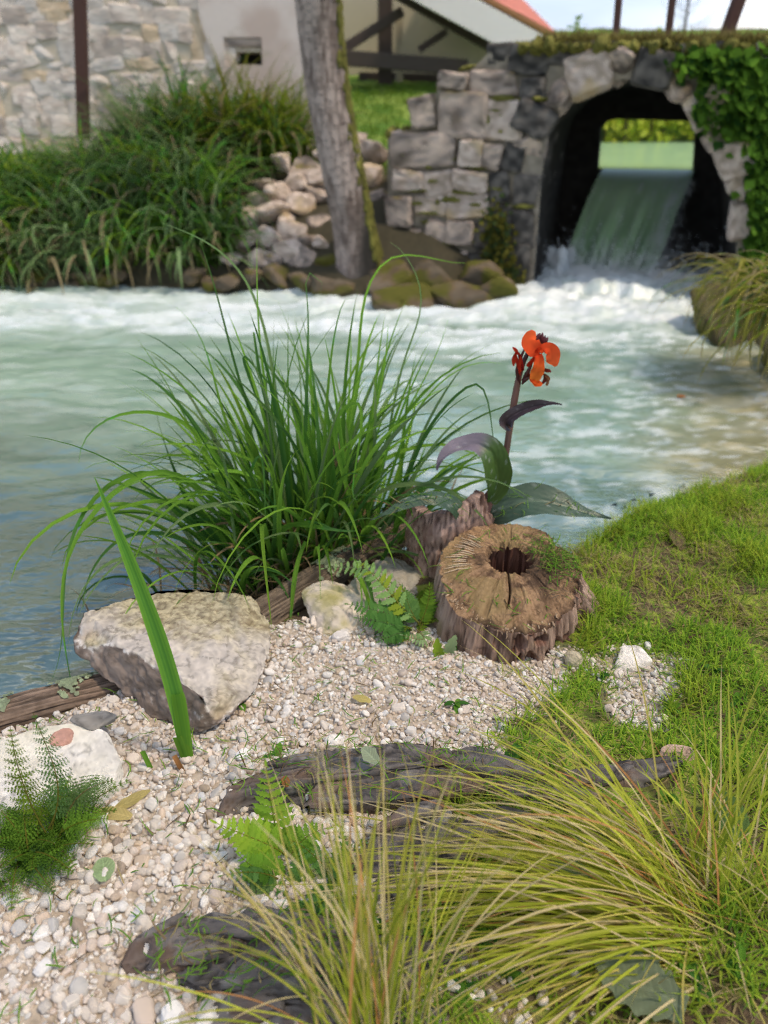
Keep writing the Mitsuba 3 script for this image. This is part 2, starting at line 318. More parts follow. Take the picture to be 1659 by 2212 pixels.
def water_color(p, n, uv):
    a = fb(p.x * 2.1, p.y * 3.2, 0.0, 3); s = fb(p.x * 30, p.y * 46, 3.0, 3)
    body = mix(mix((0.045, 0.080, 0.062), (0.085, 0.135, 0.115), a), mix((0.14, 0.235, 0.175), (0.245, 0.36, 0.285), a), sst(2.2, 4.4, p.y + 0.35 * p.x + (a - .5) * 1.2))
    body = mix(body, mix((0.22, 0.19, 0.10), (0.42, 0.36, 0.22), sst(.35, .65, fb(p.x * 7, p.y * 9, 1.0, 3))), uv.y * 0.8)
    f = dr.clip(uv.x + (s - 0.5) * 0.7 * uv.x, 0, 1)
    return mix(body, (0.58, 0.64, 0.66), f)
def water_rough(p, n, uv): return 0.05 + 0.5 * sst(.1, .6, uv.x)
WATERM = bs('material_stream', bumped({'type': 'principled', 'base_color': proc(water_color), 'roughness': proc(water_rough), 'eta': 2.6},
            lambda p, n, uv: fb(p.x * 26 + fb(p.x * 9, p.y * 9, 0.0, 2) * 3, p.y * 60, 0.0, 2), 0.0042, 0.003))
struct('water', (np.stack([x, y, WATER + hz], -1), grid_faces(len(wx), len(wy))[:, ::-1]), WATERM, 'green churning stream with white foam below the arch', uv=np.stack([foam, shal], -1))


# ================================================================ FAR BANK
# ---- mill pond above the weir, the fall, and its spray
def pond_color(p, n, uv): return mix((0.24, 0.40, 0.23), (0.34, 0.50, 0.31), fb(p.x * .8, p.y * 2.5, 0.0, 3))
PONDM = bs('material_pond', bumped({'type': 'principled', 'base_color': proc(pond_color), 'roughness': 0.08, 'specular': 0.35}, lambda p, n, uv: fb(p.x * 5, p.y * 12, 0.0, 3), 0.006, 0.004))
lip = BORG + BAX * 2.25
a, b = lip - BTX * 1.05 + BAX * .12, lip + BTX * 1.05 + BAX * .12
pn = np.stack([lerp(np.r_[a[:2], POND], np.r_[b[:2], POND], t) for t in np.linspace(0, 1, 30)])
far_c = np.stack([lerp([3.2, 19.5, POND], [14, 17.5, POND], t) for t in np.linspace(0, 1, 30)])
PV = np.concatenate([lerp(pn, far_c, s) for s in np.linspace(0, 1, 60)])
struct('pond_water', (PV, grid_faces(60, 30)), PONDM, 'pale green still mill pond seen through the arch')

def fall_color(p, n, uv):
    s = fb(uv.x * 26, uv.y * 2.2, 0.0, 4); s2 = fb(uv.x * 60, uv.y * 6 + 3, 2.0, 3)
    lit_fade = sst(.12, .95, uv.y)  # upper sheet painted paler, as if lit and reflecting like the pond
    c = mix((0.44, 0.64, 0.40), mix((0.06, 0.15, 0.065), (0.32, 0.54, 0.30), sst(.35, .7, s)), lit_fade)
    white = sst(.55, .72, s2) * (.10 + .75 * sst(.55, 1.0, uv.y)) + sst(.8, 1.05, uv.y + (s - .5) * .5)
    return mix(c, (0.62, 0.68, 0.66), dr.clip(white, 0, 1))
FALLM = bs('material_fall', two({'type': 'principled', 'base_color': proc(fall_color), 'roughness': 0.35, 'specular': 0.2}))
NU, NV = 70, 60
uu, vv = np.meshgrid(np.linspace(0, 1, NU), np.linspace(0, 1, NV), indexing='ij')
ss = vv ** 1.15
drop = .12 * ss + 1.0 * ss ** 1.7
out = 0.12 - 1.15 * ss ** .72
across = (uu - .5) * (1.0 - .02 * ss) - .30 * ss ** 1.2
P3 = np.stack([uu.ravel() * 7, vv.ravel() * 1.2, 0 * uu.ravel()], -1)
rip = (fbm(P3 * [3, 1.5, 1], 4, 51) - .5).reshape(uu.shape) * .07 * smooth01(.05, .6, ss)
FV = lip + BTX * across[..., None] + BAX * (out + rip)[..., None]; FV[..., 2] = POND - drop
wf = thing('waterfall', 'green sheet of water pouring over the weir beneath the arch', 'waterfall')
part(wf, 'sheet', (FV.reshape(-1, 3), grid_faces(NU, NV)), FALLM, uv=np.stack([uu.ravel(), ss.ravel()], -1))
FOAM_KEY = 'material_foam'
FOAMM = bs('material_foam', two({'type': 'principled', 'base_color': rgb(.72, .77, .79), 'roughness': .7, 'specular': .3}))
bag = Bag(); R = rs(71); base = lip - BAX * 1.05 - BTX * .3
for i in range(60):                                      # torn lumps of foam where the sheet lands
    q = base + BTX * R.normal(0.1, .5) - BAX * R.uniform(-.1, .75); r = R.uniform(.06, .15)
    V, F = lump(2 if i < 25 else 1, (r * 2.4, r * 2.4, r * 1.7), i, 1.0, .3, 2.5); bag.add(V + [q[0], q[1], WATER + R.uniform(-.06, .03)], F)
for i in range(26):                                      # white water thrown up at the left jamb
    q = base + BTX * R.normal(-.52, .07) - BAX * R.uniform(-.2, .35); r = R.uniform(.03, .075); V, F = lump(2, (r * 1.6, r * 1.6, r * 3), i + 70, .9, .35, 3); bag.add(V + [q[0], q[1], WATER + R.uniform(.0, .22)], F)
for i in range(3800):                                    # spray
    s = abs(R.normal(0, 1.15)); q = base + BTX * R.normal(.1, .55) + BAX * R.normal(-.15, .35)
    r = R.uniform(.002, .007); V, F = ICO[1]
    bag.add(V[:12] * r * [1, 1, 1.5] + [q[0], q[1], WATER + .02 + s * .15], trimesh.creation.icosphere(0).faces)
part(wf, 'foam', bag.mesh(), FOAMM, kind='stuff')
bag = Bag(); R = rs(76); FG = FV
for i in range(60):                                      # torn white strands, most of them on the right of the sheet
    iu = int(np.clip(R.choice([R.normal(62, 5), R.uniform(2, 67)], p=[.6, .4]), 1, NU - 2)); j0 = R.integers(10, 44); j1 = min(NV - 1, j0 + R.integers(6, 22)); P_ = FG[iu, j0:j1] - BAX * R.uniform(.004, .03) + R.normal(0, .004, (j1 - j0, 3))
    bag.add(*tube(P_, R.uniform(.002, .006) * np.sin(np.linspace(.2, 3.0, j1 - j0)), 4))
for i in range(900):
    iu = int(np.clip(R.normal(64, 5), 0, NU - 1)); j = R.integers(14, NV); q = FG[iu, j] + BTX * abs(R.normal(0, .05)) - BAX * R.uniform(0, .08); bag.add(ICO[1][0][:12] * R.uniform(.002, .006) + q, trimesh.creation.icosphere(0).faces)
part(wf, 'strands', bag.mesh(), FOAMM, kind='stuff')

# ---- stone bridge
def on_face(u, v, off=0.0):
    d = ray(u, v); o = BORG + BAX * off
    P = CAM + d * (((o - CAM) @ BAX) / (d @ BAX)); return (P - BORG) @ BTX, P[2]
def face_xyz(s, z, depth=0.0):
    p = BORG + BTX * s + BAX * depth; return np.array([p[0], p[1], z])
def F3(V, k, seed=0, o=3): return fbm(V * k, o, seed)[:, None]
def stonecol(V, N):
    c = lerp((0.10, 0.086, 0.07), (0.55, 0.475, 0.375), smooth01(.32, .68, F3(V, 26) * .55 + F3(V, 6) * .45)); return lerp(c, (0.17, 0.165, 0.05), smooth01(.58, .76, F3(V, 9, 3)) * .8 * smooth01(-.3, .6, N[:, 2:]))
def palestonecol(V, N): return lerp(lerp((0.27, 0.22, 0.165), (0.58, 0.515, 0.42), smooth01(.25, .7, F3(V, 20))), (0.46, 0.32, 0.16), smooth01(.58, .72, F3(V, 4, 3)) * .6)
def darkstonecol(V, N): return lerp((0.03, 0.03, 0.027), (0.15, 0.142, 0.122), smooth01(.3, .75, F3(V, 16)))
GREYSTONE, PALESTONE, DARKSTONE = Paint(stonecol), Paint(palestonecol), Paint(darkstonecol)
bumpfar = lambda p, n, uv: fb(p.x * 36, p.y * 36, p.z * 36, 3)
SHADED_CORE = bs('material_shaded_core', principled(proc(lambda p, n, uv: mix((0.012, 0.011, 0.010), (0.05, 0.046, 0.04), fb(p.x * 14, p.y * 14, p.z * 14, 3))), .9, .2))  # wet stone painted near black to carry the shade of the passage
br = thing('stone_bridge', 'old grey stone bridge with one arch over the waterfall', 'bridge')
outline = [(835, 700), (835, 300), (885, 280), (890, 212), (940, 205), (948, 160), (1015, 152), (1055, 112), (1105, 100), (1180, 90), (1300, 86), (1440, 92), (1659, 100), (1800, 104), (1800, 720), (1594, 720),
           (1594, 450), (1566, 350), (1530, 288), (1492, 230), (1450, 192), (1400, 172), (1345, 170), (1285, 186), (1230, 214), (1192, 258), (1174, 320), (1165, 400), (1140, 720)]
poly = shapely.Polygon([on_face(u, v) for u, v in outline]).buffer(0)
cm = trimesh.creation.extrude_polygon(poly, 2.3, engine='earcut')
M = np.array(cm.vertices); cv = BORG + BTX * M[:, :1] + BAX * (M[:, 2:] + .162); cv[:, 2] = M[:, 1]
fm = trimesh.creation.extrude_polygon(poly, .12, engine='earcut'); M = np.array(fm.vertices); fv = BORG + BTX * M[:, :1] + BAX * (M[:, 2:] + .04); fv[:, 2] = M[:, 1]
part(br, 'mortar', (fv, np.array(fm.faces)[:, ::-1]), bs('material_earth_mortar', principled(proc(lambda p, n, uv: mix((0.10, 0.088, 0.068), (0.38, 0.335, 0.265), fb(p.x * 12, p.y * 12, p.z * 12, 3))), .95, .15)), smooth=False)
part(br, 'core', (cv, np.array(cm.faces)[:, ::-1]), SHADED_CORE, smooth=False)
# the weir wall that closes the far end of the passage, with its notch
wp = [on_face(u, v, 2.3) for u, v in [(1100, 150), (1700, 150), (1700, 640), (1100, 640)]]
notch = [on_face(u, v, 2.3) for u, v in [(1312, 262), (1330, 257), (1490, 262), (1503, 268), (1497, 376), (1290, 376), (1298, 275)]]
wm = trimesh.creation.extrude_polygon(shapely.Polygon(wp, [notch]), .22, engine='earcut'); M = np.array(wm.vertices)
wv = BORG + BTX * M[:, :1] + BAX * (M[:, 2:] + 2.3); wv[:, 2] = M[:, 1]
part(br, 'weir_wall', (wv, np.array(wm.faces)[:, ::-1]), SHADED_CORE, smooth=False)
hand = [(945, 195, 1052, 300, 'g'), (838, 280, 986, 366, 'g'), (1012, 150, 1118, 207, 'g'), (1100, 95, 1182, 162, 'd'), (946, 155, 1012, 194, 'g'), (886, 208, 942, 278, 'g'), (1046, 214, 1132, 306, 'p'),
        (846, 366, 914, 416, 'p'), (914, 366, 976, 426, 'p'), (976, 368, 1052, 416, 'p'), (834, 422, 894, 490, 'g'), (894, 420, 968, 468, 'p'), (968, 414, 1056, 474, 'p'), (990, 302, 1042, 362, 'p'),
        (1044, 312, 1082, 368, 'g'), (834, 494, 914, 546, 'g'), (916, 474, 968, 540, 'g'), (960, 476, 1022, 530, 'g'), (1024, 476, 1070, 540, 'd'), (1058, 372, 1100, 440, 'd'), (1060, 444, 1104, 520, 'd'),

        (1598, 356, 1642, 432, 'p'), (1586, 436, 1624, 526, 'p'), (1122, 168, 1178, 214, 'd'), (1086, 306, 1130, 372, 'd'), (1110, 376, 1160, 450, 'd'),
        (1108, 454, 1152, 540, 'd'), (1076, 526, 1140, 610, 'd'), (838, 550, 930, 610, 'g'), (934, 540, 1010, 600, 'g'), (1012, 544, 1074, 612, 'd')]
SM = {'g': GREYSTONE, 'p': PALESTONE, 'd': DARKSTONE}
def rot_face(V): return V[:, :1] * BTX + V[:, 1:2] * BAX + V[:, 2:] * np.array([0, 0, 1.0])
def bridge_stone(u0, v0, u1, v1, m, seed, prot=0.0):
    s0, z1 = on_face(u0, v0); s1, z0 = on_face(u1, v1); w, h = s1 - s0, z1 - z0
    big = w * h > .035
    V, F = boxy((w * 1.06, .34, h * 1.08), seed)
    th = rs(seed).normal(0, .10); c, s = math.cos(th), math.sin(th); V = V @ np.array([[c, 0, s], [0, 1, 0], [-s, 0, c]])
    part(br, 'stone', (rot_face(V) + face_xyz((s0 + s1) / 2, (z0 + z1) / 2, .145 - prot * .7), F), SM[m])
for i, (u0, v0, u1, v1, m) in enumerate(hand): bridge_stone(u0, v0, u1, v1, m, 300 + i, rs(i).uniform(-.03, .07))
ring_px = np.array([(1170, 330), (1180, 285), (1200, 248), (1235, 212), (1285, 186), (1345, 171), (1400, 173), (1450, 193), (1492, 231), (1530, 289), (1562, 345), (1588, 410)], float)
for i, (f, wd) in enumerate([(.02, 50), (.10, 62), (.20, 78), (.31, 84), (.42, 66), (.51, 70), (.61, 78), (.71, 66), (.80, 72), (.90, 66), (.985, 60)]):      # the stones of the arch, set fanwise
    c_ = spline(np.c_[ring_px, np.zeros(len(ring_px))], 200)[:, :2]; k = int(f * 199); tg = c_[min(k + 2, 199)] - c_[max(k - 2, 0)]; tg /= np.linalg.norm(tg); nr = np.array([tg[1], -tg[0]]); rad = rs(i + 20).uniform(66, 92)
    q = c_[k] + nr * (rad / 2 - 9); s_, z_ = on_face(*q); sc_ = 7.2 / 1659
    V, F = (boxy if i % 2 else angular)((wd * sc_ * 1.12, .50, rad * sc_), 640 + i); an = -math.atan2(tg[1], tg[0]); c, s = math.cos(an), math.sin(an); V = V @ np.array([[c, 0, s], [0, 1, 0], [-s, 0, c]])
    part(br, 'stone', (rot_face(V) + face_xyz(s_, z_, .19 - rs(i).uniform(0, .08)), F), SM['gdgpgdgpgpp'[i]])
cover = shapely.union_all([shapely.box(*h[:4]) for h in hand] + [shapely.LineString(ring_px).buffer(78)]); wall_px = shapely.Polygon(outline); R = rs(5); k = 0
v = 90
while v < 690:                                           # the smaller rubble between the large stones
    hgt = R.uniform(34, 56); u = 836 + R.uniform(-20, 10)
    while u < 1720:
        wd = R.uniform(38, 84); bx_ = shapely.box(u + 3, v + 3, u + wd - 3, v + hgt - 3)
        if bx_.difference(cover).area > .5 * bx_.area and wall_px.intersection(bx_).area > .6 * bx_.area:
            bridge_stone(u, v, u + wd, v + hgt, 'gdpg'[R.integers(4)] if u > 1560 or u < 1040 else 'd', 500 + k, R.uniform(-.07, .0)); k += 1
        u += wd
    v += hgt
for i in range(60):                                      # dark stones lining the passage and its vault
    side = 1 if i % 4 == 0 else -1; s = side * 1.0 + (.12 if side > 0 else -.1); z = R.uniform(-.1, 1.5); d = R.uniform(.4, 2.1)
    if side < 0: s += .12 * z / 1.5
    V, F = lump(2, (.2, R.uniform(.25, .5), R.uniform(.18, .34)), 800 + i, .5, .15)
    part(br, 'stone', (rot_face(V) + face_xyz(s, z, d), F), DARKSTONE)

# moss and dry turf along the top and on ledges
MOSS = Paint(lambda V, N: lerp(lerp((0.05, 0.055, 0.015), (0.19, 0.18, 0.04), F3(V, 18)), (0.32, 0.24, 0.045), smooth01(.55, .75, F3(V, 5, 4))))
bag = Bag(); R = rs(81)
for u0, u1, vv0, rz in [(1160, 1700, 92, .10), (1115, 1190, 98, .07), (1012, 1050, 142, .04), (945, 1005, 193, .05), (1000, 1050, 148, .03), (838, 885, 285, .08), (886, 900, 214, .06), (1020, 1052, 215, .03), (1125, 1180, 216, .03), (1440, 1490, 150, .05), (1300, 1340, 100, .08)]:
    for u in np.arange(u0, u1, 14):
        s, z = on_face(u, vv0 + R.uniform(-2, 4))
        V, F = lump(2, (R.uniform(.10, .2), R.uniform(.3, .7) if u > 1100 else .25, R.uniform(.5, 1.1) * rz * 2), int(u), .9, .3, 2.5); bag.add(rot_face(V) + face_xyz(s, z - rz * .5 + .02, .2), F)
for i in range(64):                                      # cushions of moss in the joints of the face
    u, v = (R.uniform(838, 1130), R.uniform(210, 620)) if i < 80 else (R.uniform(1180, 1500), R.uniform(95, 215))
    if not wall_px.contains(shapely.Point(u, v)): continue
    s, z = on_face(u, v); V, F = lump(2, (R.uniform(.04, .26), .07, R.uniform(.02, .06)), i + 300, .9, .5, 3.5); bag.add(rot_face(V) + face_xyz(s, z, .02 - R.uniform(0, .02)), F)
part(br, 'moss', bag.mesh(), MOSS, kind='stuff')
R = rs(82); n = 3800
ug = R.uniform(1165, 1720, n); base = np.array([face_xyz(*on_face(u, 88), d) for u, d in zip(ug, R.uniform(0.0, .6, n))]); base[:, 2] -= .01
V, f, C = blades(base, R.uniform(0, 6.28, n), R.normal(1.1, .3, n), R.uniform(.3, 1.6, n), R.uniform(.06, .15, n), R.uniform(.007, .014, n), 2, three=False,
                 c0=lerp((.10, .11, .03), (.22, .20, .07), R.random((n, 1))), c1=lerp((.20, .17, .06), (.32, .27, .11), R.random((n, 1))))
m, c = joined(V, f, C); part(br, 'turf', m, LEAF_MATT, color=c, kind='stuff')

# ivy over the right side of the bridge
def ivy_patch(key, spots, n, seed, size=(.05, .1), cols=((.02, .06, .012), (.20, .38, .06))):
    R = rs(seed); P = []
    for (u, v, su, sv, wgt) in spots:
        k = int(n * wgt)
        for uu_, vv_ in zip(R.normal(u, su, k), R.normal(v, sv, k)):
            if vv_ > 96 and (uu_ > 1640 or wall_px.buffer(6).contains(shapely.Point(uu_, vv_))): P.append(face_xyz(*on_face(uu_, vv_), -R.uniform(.04, .2)))
    P = np.array(P); n = len(P)
    leaf = np.array([[0, 0, 0], [-.5, .25, .05], [-.32, .62, 0], [0, 1.05, .1], [.32, .62, 0], [.5, .25, .05]]); lf = np.array([[0, 2, 1], [0, 3, 2], [0, 4, 3], [0, 5, 4]])
    S = R.uniform(*size, n); 
    dn = norm(np.stack([R.normal(0, .5, n), -1 + R.normal(0, .4, n), R.normal(.5, .4, n)], -1)); up = norm(np.stack([R.normal(0, .5, n), R.normal(-.2, .2, n), -np.ones(n)], -1))
    xx = norm(np.cross(up, dn)); up = np.cross(dn, xx)
    V = P[:, None] + S[:, None, None] * (leaf[None, :, :1] * xx[:, None] + leaf[None, :, 1:2] * up[:, None] + leaf[None, :, 2:] * dn[:, None])
    C = lerp(*cols, R.random((n, 1)) ** 1.5)[:, None] * np.ones((1, 6, 1))
    m, c = joined(V, lf, C); return m, c
iv = thing('ivy', 'bright and dark green ivy trailing down the right side of the bridge', 'ivy')
m, c = ivy_patch(iv, [(1515, 130, 35, 16, .12), (1570, 140, 40, 22, .2), (1630, 200, 30, 40, .25), (1655, 330, 16, 60, .4), (1655, 480, 16, 70, .7), (1636, 580, 14, 40, .3), (1640, 620, 22, 40, .4), (1512, 235, 9, 25, .05), (1575, 255, 22, 25, .08), (1690, 300, 40, 120, .5)], 1350, 91)
part(iv, 'leaves', m, LEAF, color=c, kind='stuff')
bag = Bag(); R = rs(92)
for i in range(16):
    u = R.uniform(1520, 1680); pts = [face_xyz(*on_face(u + R.normal(0, 12), vv_), -.05) for vv_ in np.linspace(110, 640 if u > 1600 else 240, 6)]
    bag.add(*tube(spline(pts, 14), .008, 5), (.10, .07, .045))
part(iv, 'stem', bag.mesh(), WOODV, color=bag.color())
cr = thing('creeper', 'small leafy creeper growing on the wet left jamb of the arch', 'plant')
m, c = ivy_patch(cr, [(1075, 490, 14, 30, .5), (1085, 560, 18, 40, .6), (1110, 610, 18, 25, .3)], 420, 93, (.03, .06), ((.04, .05, .015), (.16, .19, .06)))
part(cr, 'leaves', m, LEAF, color=c, kind='stuff')

# mossy stones at the foot of the abutment and by the right bank
MOSSROCK = Paint(lambda V, N: lerp(lerp((0.035, 0.03, 0.02), (0.20, 0.16, 0.115), F3(V, 12)), (0.085, 0.085, 0.016), smooth01(.42, .62, F3(V, 6, 5))))
def far_stone(name, u, v, yd, w, h, d, label, cat, group, m, seed, k=3, sink=.0):
    p = at_y(u, v, yd); V, F = angular((w, d, h), seed)
    th = rs(seed).uniform(-.6, .6); c, s = math.cos(th), math.sin(th); V = V @ np.array([[c, s, 0], [-s, c, 0], [0, 0, 1]])
    t = thing(name, label, cat, group); put(t, (V + p - [0, 0, sink], F), m); return t
for i, (u, v, w, h) in enumerate([(880, 655, .62, .34), (1000, 660, .60, .40), (1075, 640, .36, .40), (930, 605, .46, .34), (840, 610, .40, .36), (1040, 600, .36, .3)]):
    far_stone('mossy_boulder', u, v, 7.05 + .02 * i + (.25 if v < 620 else 0), w, h, .5, 'mossy boulder at the foot of the bridge, ' + ['front left one in the water', 'front middle one, largest', 'front right one by the jamb', 'back middle one', 'back left one beside the tree', 'back right one under the creeper'][i], 'boulder', 'mossy boulders under the bridge', MOSSROCK, 210 + i)
far_stone('moss_covered_rock', 1578, 705, 6.1, .66, .56, .8, 'dark moss covered rock where the right bank meets the bridge', 'rock', None, Paint(lambda V, N: lerp(lerp((0.02, 0.018, 0.012), (0.10, 0.08, 0.05), F3(V, 14)), (0.065, 0.075, 0.012), smooth01(.38, .6, F3(V, 7, 5)))), 230, 4)
far_stone('spray_rock', 1420, 690, 6.9, .55, .24, .4, 'low dark wet rock in the white water right of the fall', 'rock', None, DARKSTONE, 231)

# loose rubble on the far bank between the sedges and the tree
spots = [(612, 352, 44), (662, 368, 60), (600, 420, 60), (700, 340, 44), (585, 462, 76), (650, 440, 56), (690, 420, 50), (540, 470, 52), (530, 520, 50), (580, 515, 62), (638, 500, 66), (690, 480, 50), (700, 530, 50), (620, 545, 60),
         (560, 560, 58), (660, 560, 60), (710, 575, 56), (600, 595, 60), (650, 610, 56), (545, 600, 50), (500, 560, 44), (760, 330, 52), (810, 330, 56), (800, 380, 50), (815, 430, 50), (825, 480, 46), (700, 620, 60), (490, 610, 46), (740, 625, 60), (790, 640, 60),
         (640, 395, 46), (690, 385, 44), (570, 400, 40), (620, 470, 40), (660, 525, 44), (560, 430, 40), (590, 560, 40), (800, 560, 60), (820, 600, 60), (770, 300, 40)]
for i, (u, v, wpx) in enumerate(spots):
    yd = np.interp(v, [300, 450, 620], [9.3, 8.45, 7.55]); w = wpx / 1659 * yd * 1.12; q = at_y(u, v, yd)
    R = rs(i + 40); m = MOSSROCK if v > 570 else PALESTONE if R.random() < .8 else GREYSTONE
    far_stone('rubble_stone', u, v, yd, w, w * R.uniform(.55, .85), w * R.uniform(.7, 1.1), 'loose pinkish rubble stone on the far bank left of the tree trunk' if u < 730 else 'loose rubble stone between the tree trunk and the bridge', 'stone', 'rubble stones left of the trunk' if u < 730 else 'rubble stones right of the trunk', m, 240 + i, 2)
R = rs(17)                                              # small wet stones along the far water's edge
for i in range(14):
    u = R.uniform(-20, 500); p = at_y(u, 612 + R.uniform(-18, 6), np.interp(u, [0, 500], [8.15, 7.65])); w = R.uniform(.14, .32); V, F = angular((w, w, w * .7), i)
    t = thing('shore_stone', 'small wet stone at the far water line under the sedges', 'stone', 'wet stones along the far water line'); put(t, (V + p, F), MOSSROCK)

# ---- leaning tree
def barkcol(p, n, uv):
    a = fb(p.x * 44, p.y * 44, p.z * 6, 4); l = fb(p.x * 30, p.y * 30, p.z * 90, 3); big = fb(p.x * 3, p.y * 3, p.z * 2, 3)
    c = mix((0.14, 0.108, 0.092), (0.38, 0.315, 0.28), sst(.34, .64, a * .65 + big * .35))
    c = mix(c, (0.05, 0.036, 0.03), sst(.56, .66, l) * .85)
    c = mix(c, (0.36, 0.345, 0.32), sst(.55, .75, big) * sst(.9, .25, p.z) * .6)
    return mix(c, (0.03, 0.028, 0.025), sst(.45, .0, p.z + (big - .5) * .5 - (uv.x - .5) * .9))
BARK = bs('material_bark', bumped(principled(proc(barkcol), .9, .2), lambda p, n, uv: fb(p.x * 40, p.y * 40, p.z * 120, 3), .010, .003))
tr = thing('leaning_tree', 'leaning grey tree trunk with a mossy streak on the far bank', 'tree')
ctr = [at_y(778, 615, 7.75), at_y(768, 520, 7.72), at_y(742, 380, 7.65), at_y(712, 220, 7.6), at_y(692, 60, 7.55), at_y(686, 0, 7.5)]
ctr = np.array(ctr); ctr = np.vstack([ctr, ctr[-1] + (ctr[-1] - ctr[-2]) * 4, ctr[-1] + (ctr[-1] - ctr[-2]) * 9])
TP = spline(ctr, 160); wid = np.interp(TP[:, 2], [-.1, .15, .5, 1.2, 2.4, 6], [.26, .21, .186, .18, .18, .155])
t_, a_, b_ = frames(TP, (0, 1, 0)); th = np.arange(72) / 72 * 2 * np.pi
rad = wid[:, None] * (1 + .05 * np.sin(2 * th + .6)[None] + .10 * (fbm(np.stack(np.broadcast_arrays(np.cos(th)[None] * 1.3, np.sin(th)[None] * 1.3, TP[:, 2:] * 1.6), -1), 3, 61) - .5) + .03 * (fbm(np.stack(np.broadcast_arrays(np.cos(th)[None] * 5, np.sin(th)[None] * 5, TP[:, 2:] * 9), -1), 2, 62) - .5))
V = TP[:, None] + rad[..., None] * (np.cos(th)[None, :, None] * a_[:, None] + np.sin(th)[None, :, None] * b_[:, None])
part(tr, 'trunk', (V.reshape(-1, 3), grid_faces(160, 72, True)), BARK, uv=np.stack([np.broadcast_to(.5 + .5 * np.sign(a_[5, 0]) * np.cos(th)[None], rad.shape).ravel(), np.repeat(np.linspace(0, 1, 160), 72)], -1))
bag = Bag(); R = rs(63); sx = np.sign(a_[5, 0])
for i in range(260):                                     # moss cushions down the right flank, spreading below a gap
    k = int(8 + 110 * R.random() ** 1.5); ang = (0 if sx > 0 else np.pi) - sx * R.normal(.35, .16)
    p = TP[k] + wid[k] * 1.01 * (math.cos(ang) * a_[k] + math.sin(ang) * b_[k]); V, F = lump(1, (R.uniform(.02, .05), .035, R.uniform(.04, .13)), i, .9, .3, 2); bag.add(V + p, F)
part(tr, 'moss', bag.mesh(), MOSS, kind='stuff')
pts = []
for k in range(2, 110, 9):
    ang = 0 if sx > 0 else np.pi; pts.append(TP[k] + wid[k] * (.99 + .10 * (k < 14)) * (math.cos(ang) * a_[k] + math.sin(ang) * b_[k]))
part(tr, 'ivy_stem', tube(spline(pts, 60), np.interp(np.arange(60), [0, 59], [.024, .014]), 8), MOSS, label='mossy yellow green ivy stem running up the right side of the trunk')
R = rs(64); bag = Bag()
cc = ctr[-1]
for i in range(7):                                       # limbs and crown above the picture
    q = cc + [R.normal(0, 1.2), R.normal(0.6, .8), R.uniform(.8, 2.0)]; bag.add(*tube(spline([cc - [0, 0, .4], (cc + q) / 2 + [0, 0, .3], q], 10), np.linspace(.1, .03, 10), 6))
part(tr, 'limb', bag.mesh(), BARK, uv=np.full((bag.n, 2), .5))

# ---- old stone building on the left
by = 10.3
bd = thing('stone_building', 'old rubble stone building with a plastered corner behind the sedges', 'building')
def mortarcol(p, n, uv):
    b = fb(p.x * 9, p.z * 9, p.y, 4); c = fb(p.x * 60, p.z * 60, p.y, 2)
    return mix((0.42, 0.365, 0.275), (0.63, 0.565, 0.45), b * .7 + c * .3)
def plastercol(p, n, uv):
    b = fb(p.x * 2.2, p.z * 2.2, p.y, 4); c = fb(p.x * 50, p.z * 50, p.y, 2)
    return mix(mix((0.50, 0.42, 0.37), (0.63, 0.575, 0.53), sst(.3, .65, b)), (0.40, 0.37, 0.30), sst(.6, .75, fb(p.x * 3 + 5, p.z * 5, 1.0, 3)) * .6 + (c - .5) * .2)
MORTAR = bs('material_mortar', principled(proc(mortarcol), .95, .15))
PLASTER = bs('material_plaster', principled(proc(plastercol), .95, .15))
wx1 = at_y(690, 200, by)[0]; sl = [at_y(490, 112, by), at_y(566, 140, by)]
wall = manifold3d.Manifold.cube([12, .5, 6.0]).translate([wx1 - 12, by, -.4])
hole = manifold3d.Manifold.cube([sl[1][0] - sl[0][0], .9, sl[0][2] - sl[1][2]]).translate([sl[0][0], by - .1, sl[1][2]])
m = (wall - hole).to_mesh(); part(bd, 'wall', (np.array(m.vert_properties[:, :3]), np.array(m.tri_verts)), MORTAR, smooth=False)
V, F = box((sl[0][0] + sl[1][0]) / 2, by + .4, (sl[0][2] + sl[1][2]) / 2, .7, .05, .3); part(bd, 'window', (V, F), DARKSTONE, smooth=False)
V, F = lump(3, (sl[1][0] - sl[0][0] + .3, .2, .13), 7, .4, .06); part(bd, 'lintel', (V + [(sl[0][0] + sl[1][0]) / 2, by + .07, sl[0][2] + .10], F), GREYSTONE)
# plaster coat at the corner: a rough-edged slab over the stones
px0 = at_y(450, 100, by)[0]; zb, zt = .6, 5.5
R = rs(66); edge = [(px0 + .25 * (fbm(np.array([[z * 1.7, 0, 0]]), 3, 4)[0] - .5) + (z > 2.2) * 0, z) for z in np.linspace(zb, zt, 40)]
pl = shapely.Polygon(edge + [(wx1 + .03, zt), (wx1 + .03, zb)]).difference(shapely.box(sl[0][0] - .02, sl[1][2] - .01, sl[1][0] + .02, sl[0][2] + .14))
bag = Bag()
for g in getattr(pl, 'geoms', [pl]):
    e = trimesh.creation.extrude_polygon(g, .05, engine='earcut'); M = np.array(e.vertices); bag.add(np.stack([M[:, 0], by - M[:, 2], M[:, 1]], -1), np.array(e.faces)[:, ::1])
part(bd, 'plaster', bag.mesh(), PLASTER, smooth=False, label='smooth pale pinkish plaster at the building corner')
WALLS = [Paint((lambda c0, c1: lambda V, N: lerp(c0, c1, smooth01(.3, .7, F3(V, 11, 7, 4))))(c0, c1)) for c0, c1 in [((.54, .48, .385), (.74, .68, .58)), ((.50, .40, .27), (.68, .56, .40)), ((.50, .44, .41), (.68, .62, .59)), ((.38, .33, .28), (.58, .52, .44))]]
R = rs(67); v = -40; k = 0
